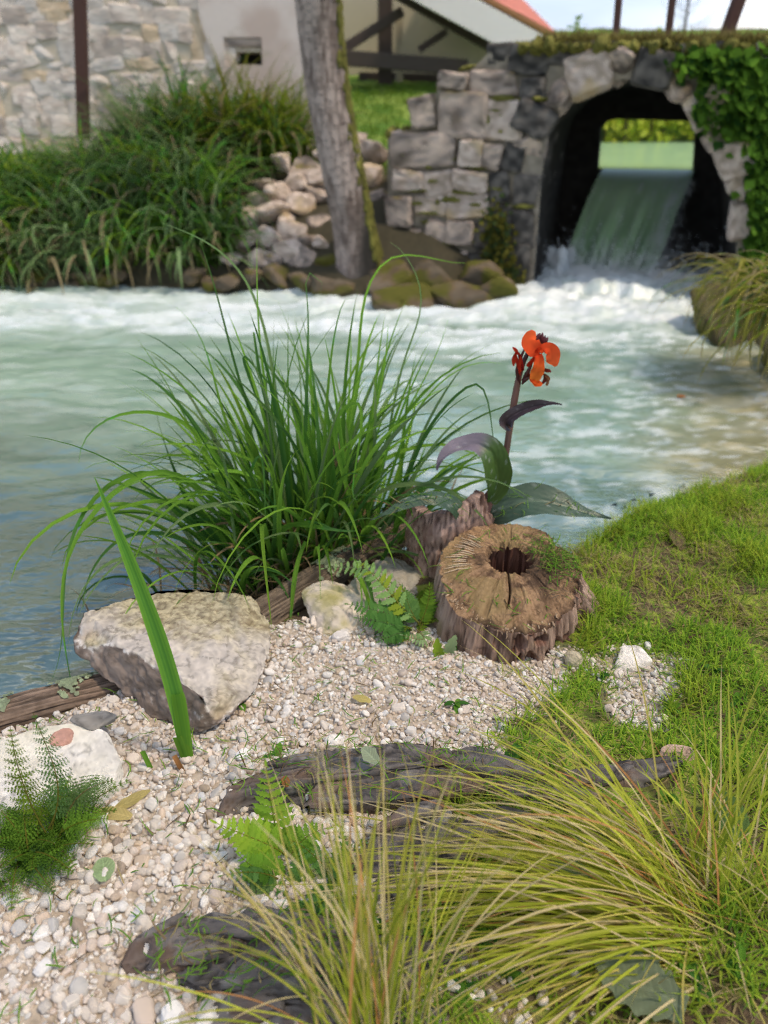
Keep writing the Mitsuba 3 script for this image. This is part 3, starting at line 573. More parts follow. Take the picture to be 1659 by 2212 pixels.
while v < 420:
    hg = R.uniform(22, 44); u = -230 + R.uniform(0, 40)
    while u < 470 - 20 * math.sin(v * .05):
        wd = R.uniform(28, 76); q = at_y(u + wd / 2, v + hg / 2 + R.normal(0, 5), by)
        if R.random() < .97 and q[2] > .75:
            V, F = (boxy if k % 5 else angular)((wd / 1659 * by * .98, .16, hg / 1659 * by * .99), 900 + k); t_r = R.normal(0, .12); c, s = math.cos(t_r), math.sin(t_r)
            part(bd, 'stone', (V @ np.array([[c, 0, s], [0, 1, 0], [-s, 0, c]]) + [q[0], by + R.uniform(.048, .066), q[2]], F), WALLS[int(R.choice(4, p=[.55, .15, .15, .15]))]); k += 1
        u += wd
    v += hg
RUST = bs('material_flat_4612', principled(rgb(0.075,0.039,0.032), .8, .25))
ps = thing('brown_post', 'slim dark brown post standing in front of the stone wall at the left', 'post')
put(ps, beam(at_y(181, 300, 9.75), at_y(168, -160, 9.7), .125, .10, (0, 1, 0)), RUST, smooth=False)

# ---- open timber barn and the red roof behind
barn = thing('timber_barn', 'open barn with dark timber truss, cream wall and white verge board', 'barn')
CREAM = bs('material_flat_5378', principled(rgb(0.51,0.453,0.325), .8, .25))
TIMBER = bs('material_flat_5664', principled(rgb(0.075,0.059,0.051), .8, .25))
WHITEB = bs('material_flat_2378', principled(rgb(0.78,0.765,0.73), .8, .25))
ORANGEW = bs('material_flat_8626', principled(rgb(0.34,0.175,0.08), .8, .25))
TILE = bs('material_flat_9021', principled(rgb(0.5,0.185,0.143), .8, .25))
yb = 15.5
gl = at_y(560, 190, yb)[0]; gr = at_y(1190, 150, yb)[0]
W0, W1 = at_y(700, 190, yb), at_y(1200, 100, yb)
wl = trimesh.creation.extrude_polygon(shapely.Polygon([(gl, 1.2), (gr, 1.2), (gr, at_y(1150, 110, yb)[2]), (at_y(880, -40, yb)[0], at_y(880, -40, yb)[2] + .2), (gl, at_y(880, -200, yb)[2])]), .3, engine='earcut')
M = np.array(wl.vertices); part(barn, 'wall', (np.stack([M[:, 0], M[:, 2] + yb, M[:, 1]], -1), np.array(wl.faces)[:, ::-1]), CREAM, smooth=False)
yt = 14.2
def bb(u0, v0, u1, v1, w, d=.18, y=yt, mat=TIMBER, name='beam', lab=None): part(barn, name, beam(at_y(u0, v0, y), at_y(u1, v1, y), w, d, (0, 1, 0)), mat, smooth=False, label=lab)
bb(700, 122, 1010, 146, .22); bb(836, -30, 1090, 112, .20, name='rafter'); bb(738, 108, 870, 24, .14, y=yt + .25, name='brace'); bb(905, 108, 965, 68, .10, y=yt + .25, name='brace')
bb(832, 200, 832, -30, .24, y=yt + .55, name='post'); bb(862, 200, 862, 18, .12, y=yt + .8, mat=CREAM, name='post'); bb(775, 166, 1000, 172, .14, y=yt + .9, name='beam')
bb(840, -44, 1095, 100, .06, .5, y=yt - .05, mat=ORANGEW, name='rafter')
bb(880, -45, 1165, 110, .40, .06, y=yt - .5, mat=WHITEB, name='verge_board', lab='broad white verge board along the barn roof')
# barn roof slab above the verge
r0, r1 = at_y(905, -75, yt - .5), at_y(1205, 85, yt - .5)
V = np.array([r0, r1, r1 + [.4, 2.6, 0], r0 + [.4, 2.6, 0]]); V = np.vstack([V, V + [0, 0, .07]]); part(barn, 'roof', (V, np.array([[0, 2, 1], [0, 3, 2], [4, 5, 6], [4, 6, 7], [0, 1, 5], [0, 5, 4], [1, 2, 6], [1, 6, 5], [2, 3, 7], [2, 7, 6], [3, 0, 4], [3, 4, 7]])), ORANGEW, smooth=False)
rh = thing('red_roofed_house', 'house with red tile roof and orange rafter ends behind the barn', 'house')
E1 = at_y(1208, 82, 30.0); ez = E1[2]
E0 = None
for yy in np.arange(14, 30, .05):
    p = at_y(985, 0, yy)
    if p[2] >= ez: E0 = p; break
dirE = norm((E1 - E0) * [1, 1, 0]); E0 = E0 - dirE * 1.5; Lr = np.linalg.norm(E1 - E0); upd = norm(np.array([-dirE[1], dirE[0], .0]) + [0, 0, .80])
V, F = [], []
nrow, ncol = 14, int(Lr / .36)
for r in range(nrow):                                    # each tile of the visible slope
    for c in range(ncol):
        o = E0 + dirE * (c * .36) + upd * (r * .45); w = .19; h = np.cross(dirE, upd); h = h * np.sign(h[2])
        arc = [o + dirE * (.18 + w * math.sin(t)) + h * (.10 * math.cos(t)) for t in np.linspace(-1.5, 1.5, 5)]
        q = np.array(arc + [x_ + upd * .54 - h * .02 for x_ in arc])
        part(rh, 'tile', (q, grid_faces(2, 5)), TILE) if (r * ncol + c) < 290 else (V.append(q), F.append(grid_faces(2, 5)))
if V:
    bag = Bag(); [bag.add(a1, b1) for a1, b1 in zip(V, F)]; part(rh, 'roof_tiles', bag.mesh(), TILE, kind='stuff')
h_ = np.cross(dirE, upd); h_ *= np.sign(h_[2])
for c in range(int(Lr / .65)):
    o = E0 + dirE * (.2 + c * .65) - h_ * .09 - upd * .1; part(rh, 'rafter', beam(o, o + upd * 1.6, .13, .20), ORANGEW, smooth=False)
hv = np.array([E0 - h_ * .03, E1 - h_ * .03, E1 + upd * 6.4 - h_ * .03, E0 + upd * 6.4 - h_ * .03]); hv = np.vstack([hv, hv - h_ * .05])
part(rh, 'roof', (hv, np.array([[0, 1, 2], [0, 2, 3], [4, 6, 5], [4, 7, 6], [0, 5, 1], [0, 4, 5], [1, 6, 2], [1, 5, 6]])), ORANGEW, smooth=False)
wb = [E0 + upd * .5, E1 + upd * .5]; pv = np.array([[*wb[0][:2], .8], [*wb[1][:2], .8], [*wb[1][:2], ez + .1], [*wb[0][:2], ez + .1]]); part(rh, 'wall', (pv, np.array([[0, 1, 2], [0, 2, 3]])), CREAM, smooth=False)

# ---- three posts on the bridge, sapling, hedge across the pond
for i, (u, v, du, w) in enumerate([(1328, 92, 7, .055), (1440, 95, 10, .055), (1557, 98, 30, .10)]):
    t = thing('bridge_post', ['leftmost of the three brown posts on top of the bridge', 'middle one of the three brown posts on the bridge', 'thickest brown post on the bridge, above the ivy'][i], 'post')
    yd = 8.3 + .1 * i - .25 * i; put(t, beam(at_y(u, v + 10, yd), at_y(u + du * 2.4, v - 190, yd), w, w, (0, 1, 0)), RUST, smooth=False)
def leaf_cloud(bag, centers, n, size, cols, seed, flat=.5):
    R = rs(seed)
    for (c, r) in centers:
        k = n; P = np.asarray(c) + R.normal(0, .5, (k, 3)) * np.asarray(r); S = R.uniform(*size, k); d1 = norm(R.normal(0, 1, (k, 3))); d2 = norm(np.cross(d1, R.normal(0, 1, (k, 3))))
        leaf = np.array([[0, 0], [-.35, .5], [0, 1.0], [.35, .5]]); V = P[:, None] + S[:, None, None] * (leaf[None, :, :1] * d1[:, None] + leaf[None, :, 1:] * d2[:, None])
        C = lerp(*cols, R.random((k, 1)))[:, None] * np.ones((1, 4, 1)); m, c_ = joined(V, np.array([[0, 2, 1], [0, 3, 2]]), C); bag.add(*m, c_)
sp = thing('sapling', 'light green tip of a sapling rising behind the bridge left of the posts', 'sapling')
bag = Bag(); c0 = at_y(1245, 78, 13); leaf_cloud(bag, [(c0 + [0, 0, -.2 * i], (.12 + .07 * i, .2, .2)) for i in range(5)], 60, (.05, .11), ((.10, .20, .03), (.26, .38, .08)), 70)
part(sp, 'leaves', bag.mesh(), LEAF, color=bag.color(), kind='stuff'); part(sp, 'trunk', tube(np.array([c0 - [0, 0, 2.4], c0]), .02, 6), RUST)
hd = thing('hedge', 'yellow green bushes on the far side of the pond, seen through the arch', 'hedge'); bag = Bag(); R = rs(72)
cs = [(np.array([x_, 18.6 + R.normal(0, .4), POND + R.uniform(.2, 1.1)]), (1.0, .6, .7)) for x_ in np.linspace(2.2, 13, 34)]
leaf_cloud(bag, cs, 210, (.09, .2), ((.28, .40, .05), (.75, .78, .14)), 73); part(hd, 'leaves', bag.mesh(), LEAF, color=bag.color(), kind='stuff')
bag = Bag()
for c_, _ in cs: bag.add(*tube(np.array([[c_[0], c_[1], POND - .3], c_ + [0, 0, .3]]), .03, 5), (.08, .06, .04))
part(hd, 'stem', bag.mesh(), WOODV, color=bag.color())
tw = thing('bare_tree', 'thin bare twigs against the sky beside the middle bridge post', 'tree'); bag = Bag(); R = rs(74); c0 = at_y(1470, 120, 30)
bag.add(*tube(np.array([c0 - [0, 0, 3], c0 + [0, 0, 3.0]]), .05, 6), (.16, .14, .13))
for i in range(46):
    z = R.uniform(.5, 3.0); L = R.uniform(.4, 1.0); an = R.uniform(0, 6.28); p = c0 + [0, 0, z]; bag.add(*tube(spline([p, p + [L * .5 * math.cos(an), L * .3 * math.sin(an), .1], p + [L * math.cos(an), L * .5 * math.sin(an), .45]], 5), np.linspace(.014, .004, 5), 4), (.20, .18, .17))
part(tw, 'trunk', bag.mesh(), WOODV, color=bag.color())

# ---- sedges on the far bank, each clump a plant
GREENS = [((.045, .12, .022), (.20, .38, .06)), ((.07, .16, .03), (.30, .46, .085)), ((.10, .18, .065), (.34, .43, .19))]
def far_clump(u, v, L, n, seed, label, yel=0.0, droop=(1.2, 3.0), spread=.115, straw=.16):
    yd = np.interp(v, [250, 330, 420, 520, 600], [9.9, 9.6, 9.0, 8.45, 8.05]); p = at_y(u, v, yd); z = float(gz(p[0], p[1])[0]); R = rs(seed)
    base = np.stack([p[0] + R.normal(0, spread, n), p[1] + R.normal(0, spread * .7, n), np.full(n, z - .02)], -1); base[:, 2] = gz(base[:, 0], base[:, 1]) - .03
    g = GREENS[seed % 3]; c0 = lerp(*g, R.random((n, 1))) * R.uniform(.62, 1.25); c1 = lerp(c0, (.15, .21, .07), .6)
    if yel: c0 = lerp(c0, (.17, .20, .03), yel); c1 = lerp(c1, (.26, .27, .05), yel)
    sm = R.random(n) < straw; c0[sm] = (.24, .20, .11); c1[sm] = (.36, .31, .20)
    el = R.normal(1.18, .22, n); dp = R.uniform(*droop, n); el[sm] *= .75; dp[sm] *= 1.1
    V, f, C = blades(base, R.uniform(0, 6.28, n), el, dp, L * R.uniform(.7, 1.25, n), R.uniform(.020, .042, n), 7, 1.5, c0=c0, c1=c1, bend=R.normal(0, .3, n))
    m, c = joined(V, f, C); t = thing('sedge_plant', label, 'sedge', 'sedges on the far bank'); part(t, 'leaves', m, LEAF, color=c, kind='stuff')
lab = 'drooping green sedge clump on the far bank below the stone building'
cl = [(20, 560, 1.0), (95, 575, 1.0), (40, 480, 1.05), (130, 500, 1.0), (190, 560, 1.0), (215, 470, 1.05), (275, 565, 1.0), (300, 480, 1.1), (355, 575, .95), (380, 500, 1.1), (430, 580, .95), (455, 510, 1.0), (90, 400, 1.0), (180, 390, .95), (260, 400, 1.0), (340, 410, 1.0), (420, 430, 1.0), (470, 600, .8), (20, 400, .95), (-50, 500, 1.0), (-60, 580, 1.0)]
ROWS = {'low': 'lowest row at the water line', 'mid': 'middle row on the bank', 'top': 'row nearest the stone wall'}
row_of = lambda v: 'low' if v > 540 else 'mid' if v > 440 else 'top'
ORD = ['first', 'second', 'third', 'fourth', 'fifth', 'sixth', 'seventh', 'eighth', 'ninth', 'tenth', 'eleventh']
for i, (u, v, L) in enumerate(cl):
    rank = sorted(q_[0] for q_ in cl if row_of(q_[1]) == row_of(v)).index(u)
    far_clump(u, v, L, 125, 100 + i, f'drooping green sedge clump, {ORD[rank]} from the left in the {ROWS[row_of(v)]}')
for i, (u, v, L, ye) in enumerate([(330, 310, 1.15, 0), (400, 300, 1.25, 0), (450, 330, 1.0, 0), (510, 310, 1.15, .5), (570, 315, 1.05, .55), (620, 310, .9, .3), (300, 330, .9, 0), (540, 345, .85, .3), (590, 345, .8, 0)]):
    far_clump(u, v, L, 140, 140 + i, ['dark green sedge clump against the stone wall, ' + ['left of the tallest one', 'tallest of them', 'right under the tallest one', '', '', '', 'leftmost of the upper ones', '', ''][i], 'yellow green sedge clump before the plastered corner, ' + ['', '', '', 'under the slot window', 'right of the slot window', 'closest to the leaning trunk', '', 'lower left one', 'lower right one'][i]][ye > .2], ye, (.5, 2.6))
# lawn behind the trunk
R = rs(75); n = 9000; gxy = np.stack([R.uniform(-1.6, 2.4, n), R.uniform(9.2, 14.5, n)], -1); hh, _, dff, _ = ground_height(gxy[:, 0], gxy[:, 1]); ok = dff > .8; gxy, hh = gxy[ok], hh[ok]; n = len(gxy)
V, f, C = blades(np.c_[gxy, hh - .005], R.uniform(0, 6.28, n), R.normal(1.2, .25, n), R.uniform(.2, 1.2, n), R.uniform(.05, .12, n), R.uniform(.008, .014, n), 2, three=False, c0=lerp((.08, .16, .025), (.15, .25, .04), R.random((n, 1))), c1=lerp((.16, .26, .05), (.28, .34, .08), R.random((n, 1))))
m, c = joined(V, f, C); struct('far_lawn_grass', m, LEAF_MATT, 'short bright grass on the slope behind the trunk', color=c, kind='stuff', cat='grass')

# ================================================================ NEAR BANK
# ---- gravel: every pebble a little stone
PC = np.array([(.64, .58, .49), (.70, .66, .58), (.59, .51, .41), (.65, .57, .46), (.54, .45, .33), (.52, .49, .45), (.74, .71, .65), (.59, .49, .40), (.38, .32, .24)]); PW = [.22, .2, .13, .15, .08, .07, .08, .05, .02]
PROTO = {k: [lump(k, (1, 1, 1), 40 + i, .95 if i % 2 else .55, .20 if i % 2 else .32, 1.5) for i in range(14)] for k in (1, 2)}
def rot_rand(R, n, tilt=.45):
    'random turns about z, then a tilt'
    a = R.uniform(0, 6.28, n); b = R.normal(0, tilt, n); c = R.normal(0, tilt, n)
    ca, sa, cb, sb, cc, sc_ = np.cos(a), np.sin(a), np.cos(b), np.sin(b), np.cos(c), np.sin(c); o = np.zeros(n); i = np.ones(n)
    Z = np.stack([ca, -sa, o, sa, ca, o, o, o, i], -1).reshape(n, 3, 3); X = np.stack([i, o, o, o, cb, -sb, o, sb, cb], -1).reshape(n, 3, 3); Y = np.stack([cc, o, sc_, o, i, o, -sc_, o, cc], -1).reshape(n, 3, 3)
    return X @ Y @ Z
def pebble_color(R, n):
    c = PC[R.choice(len(PC), n, p=PW)]; return np.clip(c * [.90, .935, .955] * R.uniform(.80, 1.1, (n, 1)) * (1 + R.normal(0, .025, (n, 3))), .05, .8)
def pebbles(P, dia, R, k):
    n = len(P); Rm = rot_rand(R, n); sh = np.stack([R.uniform(.85, 1.45, n), R.uniform(.75, 1.05, n), R.uniform(.5, .85, n)], -1) * dia[:, None]; which = R.integers(0, 14, n); C = pebble_color(R, n); bag = Bag()
    for w in range(14):
        i = np.nonzero(which == w)[0]
        if not len(i): continue
        V0, F0 = PROTO[k][w]; V = np.einsum('nij,nvj->nvi', np.swapaxes(Rm[i], 1, 2), V0[None] * sh[i][:, None]) + P[i][:, None]
        mott = 1 + .22 * (fbm(V0 * 3 + w, 2, w) - .5); Cc = C[i][:, None] * mott[None, :, None]
        m, c = joined(V, F0, Cc); bag.add(*m, c)
    return bag
def gravel_points(R, n, x0, x1, y0, y1, thresh=0.0):
    q = np.stack([R.uniform(x0, x1, n), R.uniform(y0, y1, n)], -1); g = gravel_density(q[:, 0], q[:, 1]); q = q[R.random(n) < g]
    h, dn, _, _ = ground_height(q[:, 0], q[:, 1]); ok = dn > .05; return q[ok], h[ok]
R = rs(201); bag = Bag()
ICO[0] = (np.array(trimesh.creation.icosphere(0).vertices), np.array(trimesh.creation.icosphere(0).faces)); PROTO[0] = [lump(0, (1, 1, 1), 60 + i, 1.0, .25, 1.5) for i in range(14)]
q, h = gravel_points(R, 30000, -1.35, 1.0, .62, 2.15); ok = np.abs(q[:, 0]) < .62 * (q[:, 1] + .35); q, h = q[ok], h[ok]; d = R.lognormal(0, .25, len(q)) * lerp(.0075, .0095, smooth01(1.75, .95, q[:, 1]))
bag0 = pebbles(np.c_[q, h + d * R.uniform(-.1, .4, len(q))], d, R, 0); bag.add(*bag0.mesh(), bag0.color())
q, h = gravel_points(R, 11000, -1.35, 1.0, .62, 2.15); ok = np.abs(q[:, 0]) < .62 * (q[:, 1] + .35); q, h = q[ok], h[ok]
near = smooth01(1.75, .95, q[:, 1]); big = fbm(np.c_[q * 3, 0 * h], 2, 77)
d = R.lognormal(0, .28, len(q)) * lerp(.0105, .0135, near) * lerp(.75, 1.3, smooth01(.35, .65, big))
bag1 = pebbles(np.c_[q, h + d * R.uniform(-.15, .45, len(q))], d, R, 1); bag.add(*bag1.mesh(), bag1.color())
q, h = gravel_points(R, 4200, -1.35, 1.0, .62, 2.15); ok = np.abs(q[:, 0]) < .62 * (q[:, 1] + .35); q, h = q[ok], h[ok]
near = smooth01(1.75, .95, q[:, 1]); d = R.lognormal(0, .22, len(q)) * lerp(.0135, .0178, near)
zz = h + d * R.uniform(.05, .4, len(q)); nr = q[:, 1] < 1.25
for k_, i_ in ((2, nr), (1, ~nr)): bag2 = pebbles(np.c_[q[i_], zz[i_]], d[i_], R, k_); bag.add(*bag2.mesh(), bag2.color())
struct('gravel', bag.mesh(), PEBBLE, 'pale rounded pebble gravel spread over the bank', color=bag.color(), kind='stuff', cat='gravel')
q, h = gravel_points(R, 700, -1.1, .95, .66, 2.0); ok = np.abs(q[:, 0]) < .6 * (q[:, 1] + .3); q, h = q[ok][:230], h[ok][:230]
for i in range(len(q)):
    nr = smooth01(1.8, .9, q[i, 1]); dd = R.lognormal(0, .18) * lerp(.019, .026, nr)
    b1 = pebbles(np.array([[*q[i], h[i] + dd * R.uniform(.15, .35)]]), np.array([dd]), R, 2)
    k = thing('pebble', 'large pale rounded pebble standing out of the fine gravel', 'pebble', 'larger pebbles in the gravel'); put(k, b1.mesh(), PEBBLE, color=b1.color())

# ---- big stones
def rock_color(V, N, seed, base, olive=.0, dark=0.0, ochre=0.0):
    a = fbm(V * 14, 4, seed)[:, None]; b = fbm(V * 60, 3, seed + 1)[:, None]; c = fbm(V * 6, 3, seed + 2)[:, None]; e = fbm(V * 130, 2, seed + 3)[:, None]
    col = lerp(np.array(base) * .78, np.array(base) * 1.12, smooth01(.3, .7, a * .6 + b * .4))
    if ochre: col = lerp(col, (.50, .36, .20), smooth01(.56, .72, c) * ochre)
    return col * (1 + .55 * (e - .5)) * (1 - .45 * (1 - smooth01(0, .035, np.abs(fbm(V * 17, 3, seed + 7)[:, None] - .5)))), a, b, c, e
def px_pts(L): return [at_y(u, v, y) for u, v, y in L]
# the boulder in front
bp = px_pts([(u_, v_, y_ * .972) for u_, v_, y_ in [(181, 1318, 1.92), (318, 1283, 2.02), (343, 1271, 2.05), (423, 1268, 2.06), (528, 1278, 2.04), (545, 1284, 2.02), (560, 1308, 1.98), (586, 1351, 1.90), (590, 1397, 1.82), (568, 1468, 1.69), (549, 1506, 1.62),
             (494, 1540, 1.535), (468, 1572, 1.50), (426, 1588, 1.49), (396, 1572, 1.52), (330, 1556, 1.57), (266, 1498, 1.66), (229, 1446, 1.72), (164, 1408, 1.80), (158, 1380, 1.83), (172, 1335, 1.90),
             (276, 1402, 1.70), (330, 1424, 1.645), (376, 1446, 1.60), (440, 1510, 1.50)]])
bp += [np.array([-.42, 1.9, -.08]), np.array([-.75, 1.9, -.06]), np.array([-.5, 1.6, -.05])]
V, F, N = hull_rock(bp, .006, .013, 31, 7.5, 2, .30)
V = V + N * (.010 * (np.abs(fbm(V * [9, 9, 26], 3, 35) - .5) - .1))[:, None]
nrm = vnormals(*[trimesh.smoothing.filter_laplacian(trimesh.Trimesh(V, F, process=False), lamb=.5, iterations=30).vertices, F])
col, a, b, c, e = rock_color(V, N, 311, (.52, .475, .43), ochre=.6)
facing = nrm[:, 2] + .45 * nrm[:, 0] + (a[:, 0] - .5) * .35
top = smooth01(.36, .56, facing)[:, None]                     # weathered top; faces turned from the sun painted a shaded dark brown
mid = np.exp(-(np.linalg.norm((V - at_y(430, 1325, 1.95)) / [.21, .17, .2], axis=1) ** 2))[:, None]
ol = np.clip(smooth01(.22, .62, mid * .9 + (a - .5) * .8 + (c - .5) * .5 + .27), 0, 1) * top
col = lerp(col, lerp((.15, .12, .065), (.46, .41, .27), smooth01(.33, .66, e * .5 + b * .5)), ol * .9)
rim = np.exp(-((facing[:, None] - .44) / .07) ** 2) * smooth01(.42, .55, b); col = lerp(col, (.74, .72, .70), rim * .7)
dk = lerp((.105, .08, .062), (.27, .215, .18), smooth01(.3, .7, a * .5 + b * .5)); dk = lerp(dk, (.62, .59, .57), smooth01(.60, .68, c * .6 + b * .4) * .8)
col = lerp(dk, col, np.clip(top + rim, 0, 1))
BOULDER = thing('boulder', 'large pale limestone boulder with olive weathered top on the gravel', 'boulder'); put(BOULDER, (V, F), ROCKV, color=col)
# mossy stone at the fern
r2 = px_pts([(u_, v_, y_ * .975) for u_, v_, y_ in [(648, 1280, 2.10), (672, 1260, 2.14), (700, 1253, 2.17), (745, 1262, 2.18), (790, 1300, 2.06), (790, 1330, 2.0), (746, 1378, 1.90), (700, 1388, 1.90), (672, 1350, 1.97), (655, 1310, 2.05), (728, 1318, 1.97), (712, 1335, 1.945)]]) + [np.array([-.05, 2.1, -.06]), np.array([-.2, 2.15, -.05]), np.array([-.03, 1.98, -.04])]
V, F, N = hull_rock(r2, .006, .007, 37, 10, 4)
col, a, b, c, e = rock_color(V, N, 371, (.60, .53, .47)); mm = smooth01(.40, .58, a * .5 + c * .5) * smooth01(.12, -.02, V[:, :1] + .13)
col = lerp(col, lerp((.22, .21, .05), (.42, .38, .16), b), mm * .85); t = thing('mossy_stone', 'pale angular stone with yellow moss on its left side, right of the boulder', 'stone'); put(t, (V, F), ROCKV, color=col)
r3 = px_pts([(u_, v_, y_ * .982) for u_, v_, y_ in [(742, 1275, 2.14), (800, 1222, 2.27), (822, 1207, 2.33), (860, 1206, 2.34), (905, 1224, 2.30), (932, 1250, 2.24), (938, 1290, 2.14), (930, 1330, 2.03), (860, 1370, 1.97), (780, 1340, 2.0), (745, 1300, 2.06)]]) + [np.array([.1, 2.25, -.08]), np.array([-.08, 2.2, -.08])]
V, F, N = hull_rock(r3, .0075, .010, 39, 9, 8)
col, a, b, c, e = rock_color(V, N, 391, (.40, .375, .33)); col = lerp(col, (.22, .20, .13), smooth01(.45, .65, b * .6 + a * .4) * .7); t = thing('grey_stone', 'rounded grey lichen covered stone behind the fern, left of the hollow stump', 'stone'); put(t, (V, F), ROCKV, color=col)
# flat white slab at the left edge
r4 = [at_z(u, v, z + .022) for u, v, z in [(-70, 1630, .035), (20, 1590, .045), (110, 1563, .05), (190, 1558, .05), (232, 1582, .045), (262, 1640, .03), (250, 1690, .022), (215, 1725, .018), (120, 1745, .02), (-40, 1760, .02)]] 
r4 = [p for p in r4] + [p - [0, -.02, .10] for p in r4]
V, F, N = hull_rock(r4, .007, .005, 43, 9, 5); col, a, b, c, e = rock_color(V, N, 431, (.68, .655, .61)); col = lerp(col, (.58, .55, .40), smooth01(.5, .7, c) * .5)
t = thing('white_slab', 'flat white limestone slab between the fern and the lichen log', 'stone'); put(t, (V, F), ROCKV, color=col)
def small_rock(name, u, v, w, h, d, seed, base, label, lift=0.0, k=3):
    p = gpt(u, v); V, F = angular((w, d, h), seed) if w > .07 else lump(k, (w, d, h), seed, .75, .2, 1.6); V = V + p + [0, 0, h * .25 + lift]; col, *_ = rock_color(V, V, seed, base)
    t = thing(name, label, 'stone'); put(t, (V, F), ROCKV, color=col); return t
small_rock('red_stone', 146, 1640, .058, .04, .06, 51, (.42, .24, .19), 'small reddish stone lying on the white slab', .052)
small_rock('grey_cobble', 214, 1600, .105, .05, .07, 52, (.27, .255, .235), 'flat dark grey stone at the right end of the white slab', .048)
small_rock('left_edge_stone', -8, 1815, .09, .10, .09, 53, (.45, .44, .36), 'rounded mossy stone cut by the left picture edge below the fern')
small_rock('white_stone', 1362, 1437, .105, .06, .08, 54, (.68, .64, .58), 'white stone at the top of the gravel patch in the lawn')
small_rock('tan_stone', 1237, 1432, .05, .045, .045, 55, (.42, .37, .26), 'round tan stone at the right foot of the hollow stump')
small_rock('pale_chip', 737, 1383, .055, .035, .04, 56, (.66, .62, .58), 'pale chip of stone leaning at the foot of the mossy stone')
small_rock('side_stone', 722, 1610, .05, .035, .035, 57, (.70, .67, .62), 'white stone between the boulder and the dark driftwood')
small_rock('half_buried_stone', 560, 1870, .075, .05, .06, 58, (.48, .44, .38), 'grey oval stone beside the bright green fern')
small_rock('oval_stone', 790, 1928, .10, .07, .08, 59, (.40, .37, .31), 'large oval stone under the ferns above the lower driftwood')
small_rock('pink_knot', 1462, 1636, .09, .05, .055, 60, (.46, .33, .26), 'pinkish weathered lump showing in the grass', -.008)

# ---- logs and driftwood
def log_mesh(pts, rx, rz, nlen, nth, seed, groove, lump_=.06, fq=(5, 9), flat=1.0):
    P = spline(pts, nlen); t, a, b = frames(P, (0, 0, 1)); th = np.arange(nth) / nth * 2 * np.pi
    s = np.r_[0, np.cumsum(np.linalg.norm(np.diff(P, axis=0), axis=1))]
    cth, sth = np.cos(th)[None], np.sin(th)[None]; one = np.ones((nlen, 1)); S = s[:, None] * np.ones((1, nth))
    q = np.stack([cth * one, sth * one, S], -1)
    g1 = fbm(q * [fq[0], fq[0], 3.0], 3, seed); g2 = fbm(q * [fq[1] * 2, fq[1] * 2, 5.0] + [0, 0, 3], 3, seed + 1); g3 = fbm(q * [1.2, 1.2, 5], 3, seed + 2)
    crack = 1 - smooth01(.0, .09, np.abs(g1 - .5))
    k = 1 + lump_ * 4 * (g3 - .5) + groove * (2 * (g2 - .5) - 1.2 * crack)
    rx = np.interp(np.linspace(0, 1, nlen), np.linspace(0, 1, len(np.atleast_1d(rx))), np.atleast_1d(rx)); rz = np.interp(np.linspace(0, 1, nlen), np.linspace(0, 1, len(np.atleast_1d(rz))), np.atleast_1d(rz))
    V = P[:, None] + (k * cth * rx[:, None])[..., None] * a[:, None] + (k * sth * rz[:, None])[..., None] * b[:, None]
    V = V.reshape(-1, 3); F = grid_faces(nlen, nth, True); n = len(V); i = np.arange(nth); j = (i + 1) % nth; o = (nlen - 1) * nth
    V = np.vstack([V, P[:1] - t[:1] * .004, P[-1:] + t[-1:] * .004]); F = np.vstack([F, np.stack([j, i, i * 0 + n], 1), np.stack([o + i, o + j, i * 0 + n + 1], 1)])
    ex = lambda z: np.r_[z.ravel(), z[0].mean(), z[-1].mean()][:, None]
    return V, F, ex(g1), ex(g2), ex(g3), ex(crack), P
def lichen(parent, P, rad, spots, seed):
    'flat crusty lobes of lichen on the log'
    R = rs(seed); bag = Bag()
    for (f, ang, size, n) in spots:
        k = int(f * (len(P) - 1)); t, a, b = frames(P, (0, 0, 1)); 
        for i in range(n):
            kk = int(np.clip(k + R.normal(0, size * 60), 0, len(P) - 1)); an = ang + R.normal(0, size * 4.5); nrm_ = math.cos(an) * a[kk] + math.sin(an) * b[kk]; r = R.uniform(.004, .0105)
            c_ = P[kk] + nrm_ * rad * 1.05; u_ = norm(np.cross(nrm_, [.3, .4, .1])); w_ = np.cross(nrm_, u_); th = np.arange(9) / 9 * 6.28; rr = r * R.uniform(.6, 1.25, 9)
            V = np.vstack([c_ + nrm_ * .004, c_ + rr[:, None] * (np.cos(th)[:, None] * u_ + np.sin(th)[:, None] * w_) + nrm_ * R.uniform(-.001, .005, (9, 1))]); F = np.stack([np.zeros(9, int), 1 + np.arange(9), 1 + (np.arange(9) + 1) % 9], 1)
            bag.add(V, F, lerp((.30, .36, .26), (.52, .58, .45), R.random()))
    part(parent, 'lichen', bag.mesh(), LEAF_MATT, color=bag.color(), kind='stuff', label='pale green crusty lichen')
def wood_color(g1, g2, crack, lo, hi, dk, V, seed):
    f = fbm(V * [60, 60, 60], 3, seed)[:, None]; c = lerp(lo, hi, smooth01(.3, .72, g2 * .6 + f * .4)); return lerp(c, dk, np.clip(crack * .7 + smooth01(.5, .3, g1) * .3, 0, 1))
A, B = at_z(-150, 1600, -.07), at_z(330, 1470, -.07)
V, F, g1, g2, g3, cr_, P = log_mesh([A, lerp(A, B, .5) + [0, 0, .01], B], .055, .055, 220, 120, 91, .07)
lg = thing('lichen_log', 'brown weathered log with pale lichen running out of the left picture edge', 'log'); put(lg + '__wood', (V, F), WOODV, color=wood_color(g1, g2, cr_, (.11, .08, .06), (.27, .20, .155), (.035, .027, .022), V, 92))
lichen(lg, P, .055, [(.62, 1.3, .09, 90), (.70, 1.0, .06, 50), (.33, 1.6, .05, 30), (.36, .9, .03, 12)], 93)
A, B = at_z(470, 1400, -.05), at_z(900, 1130, -.03)
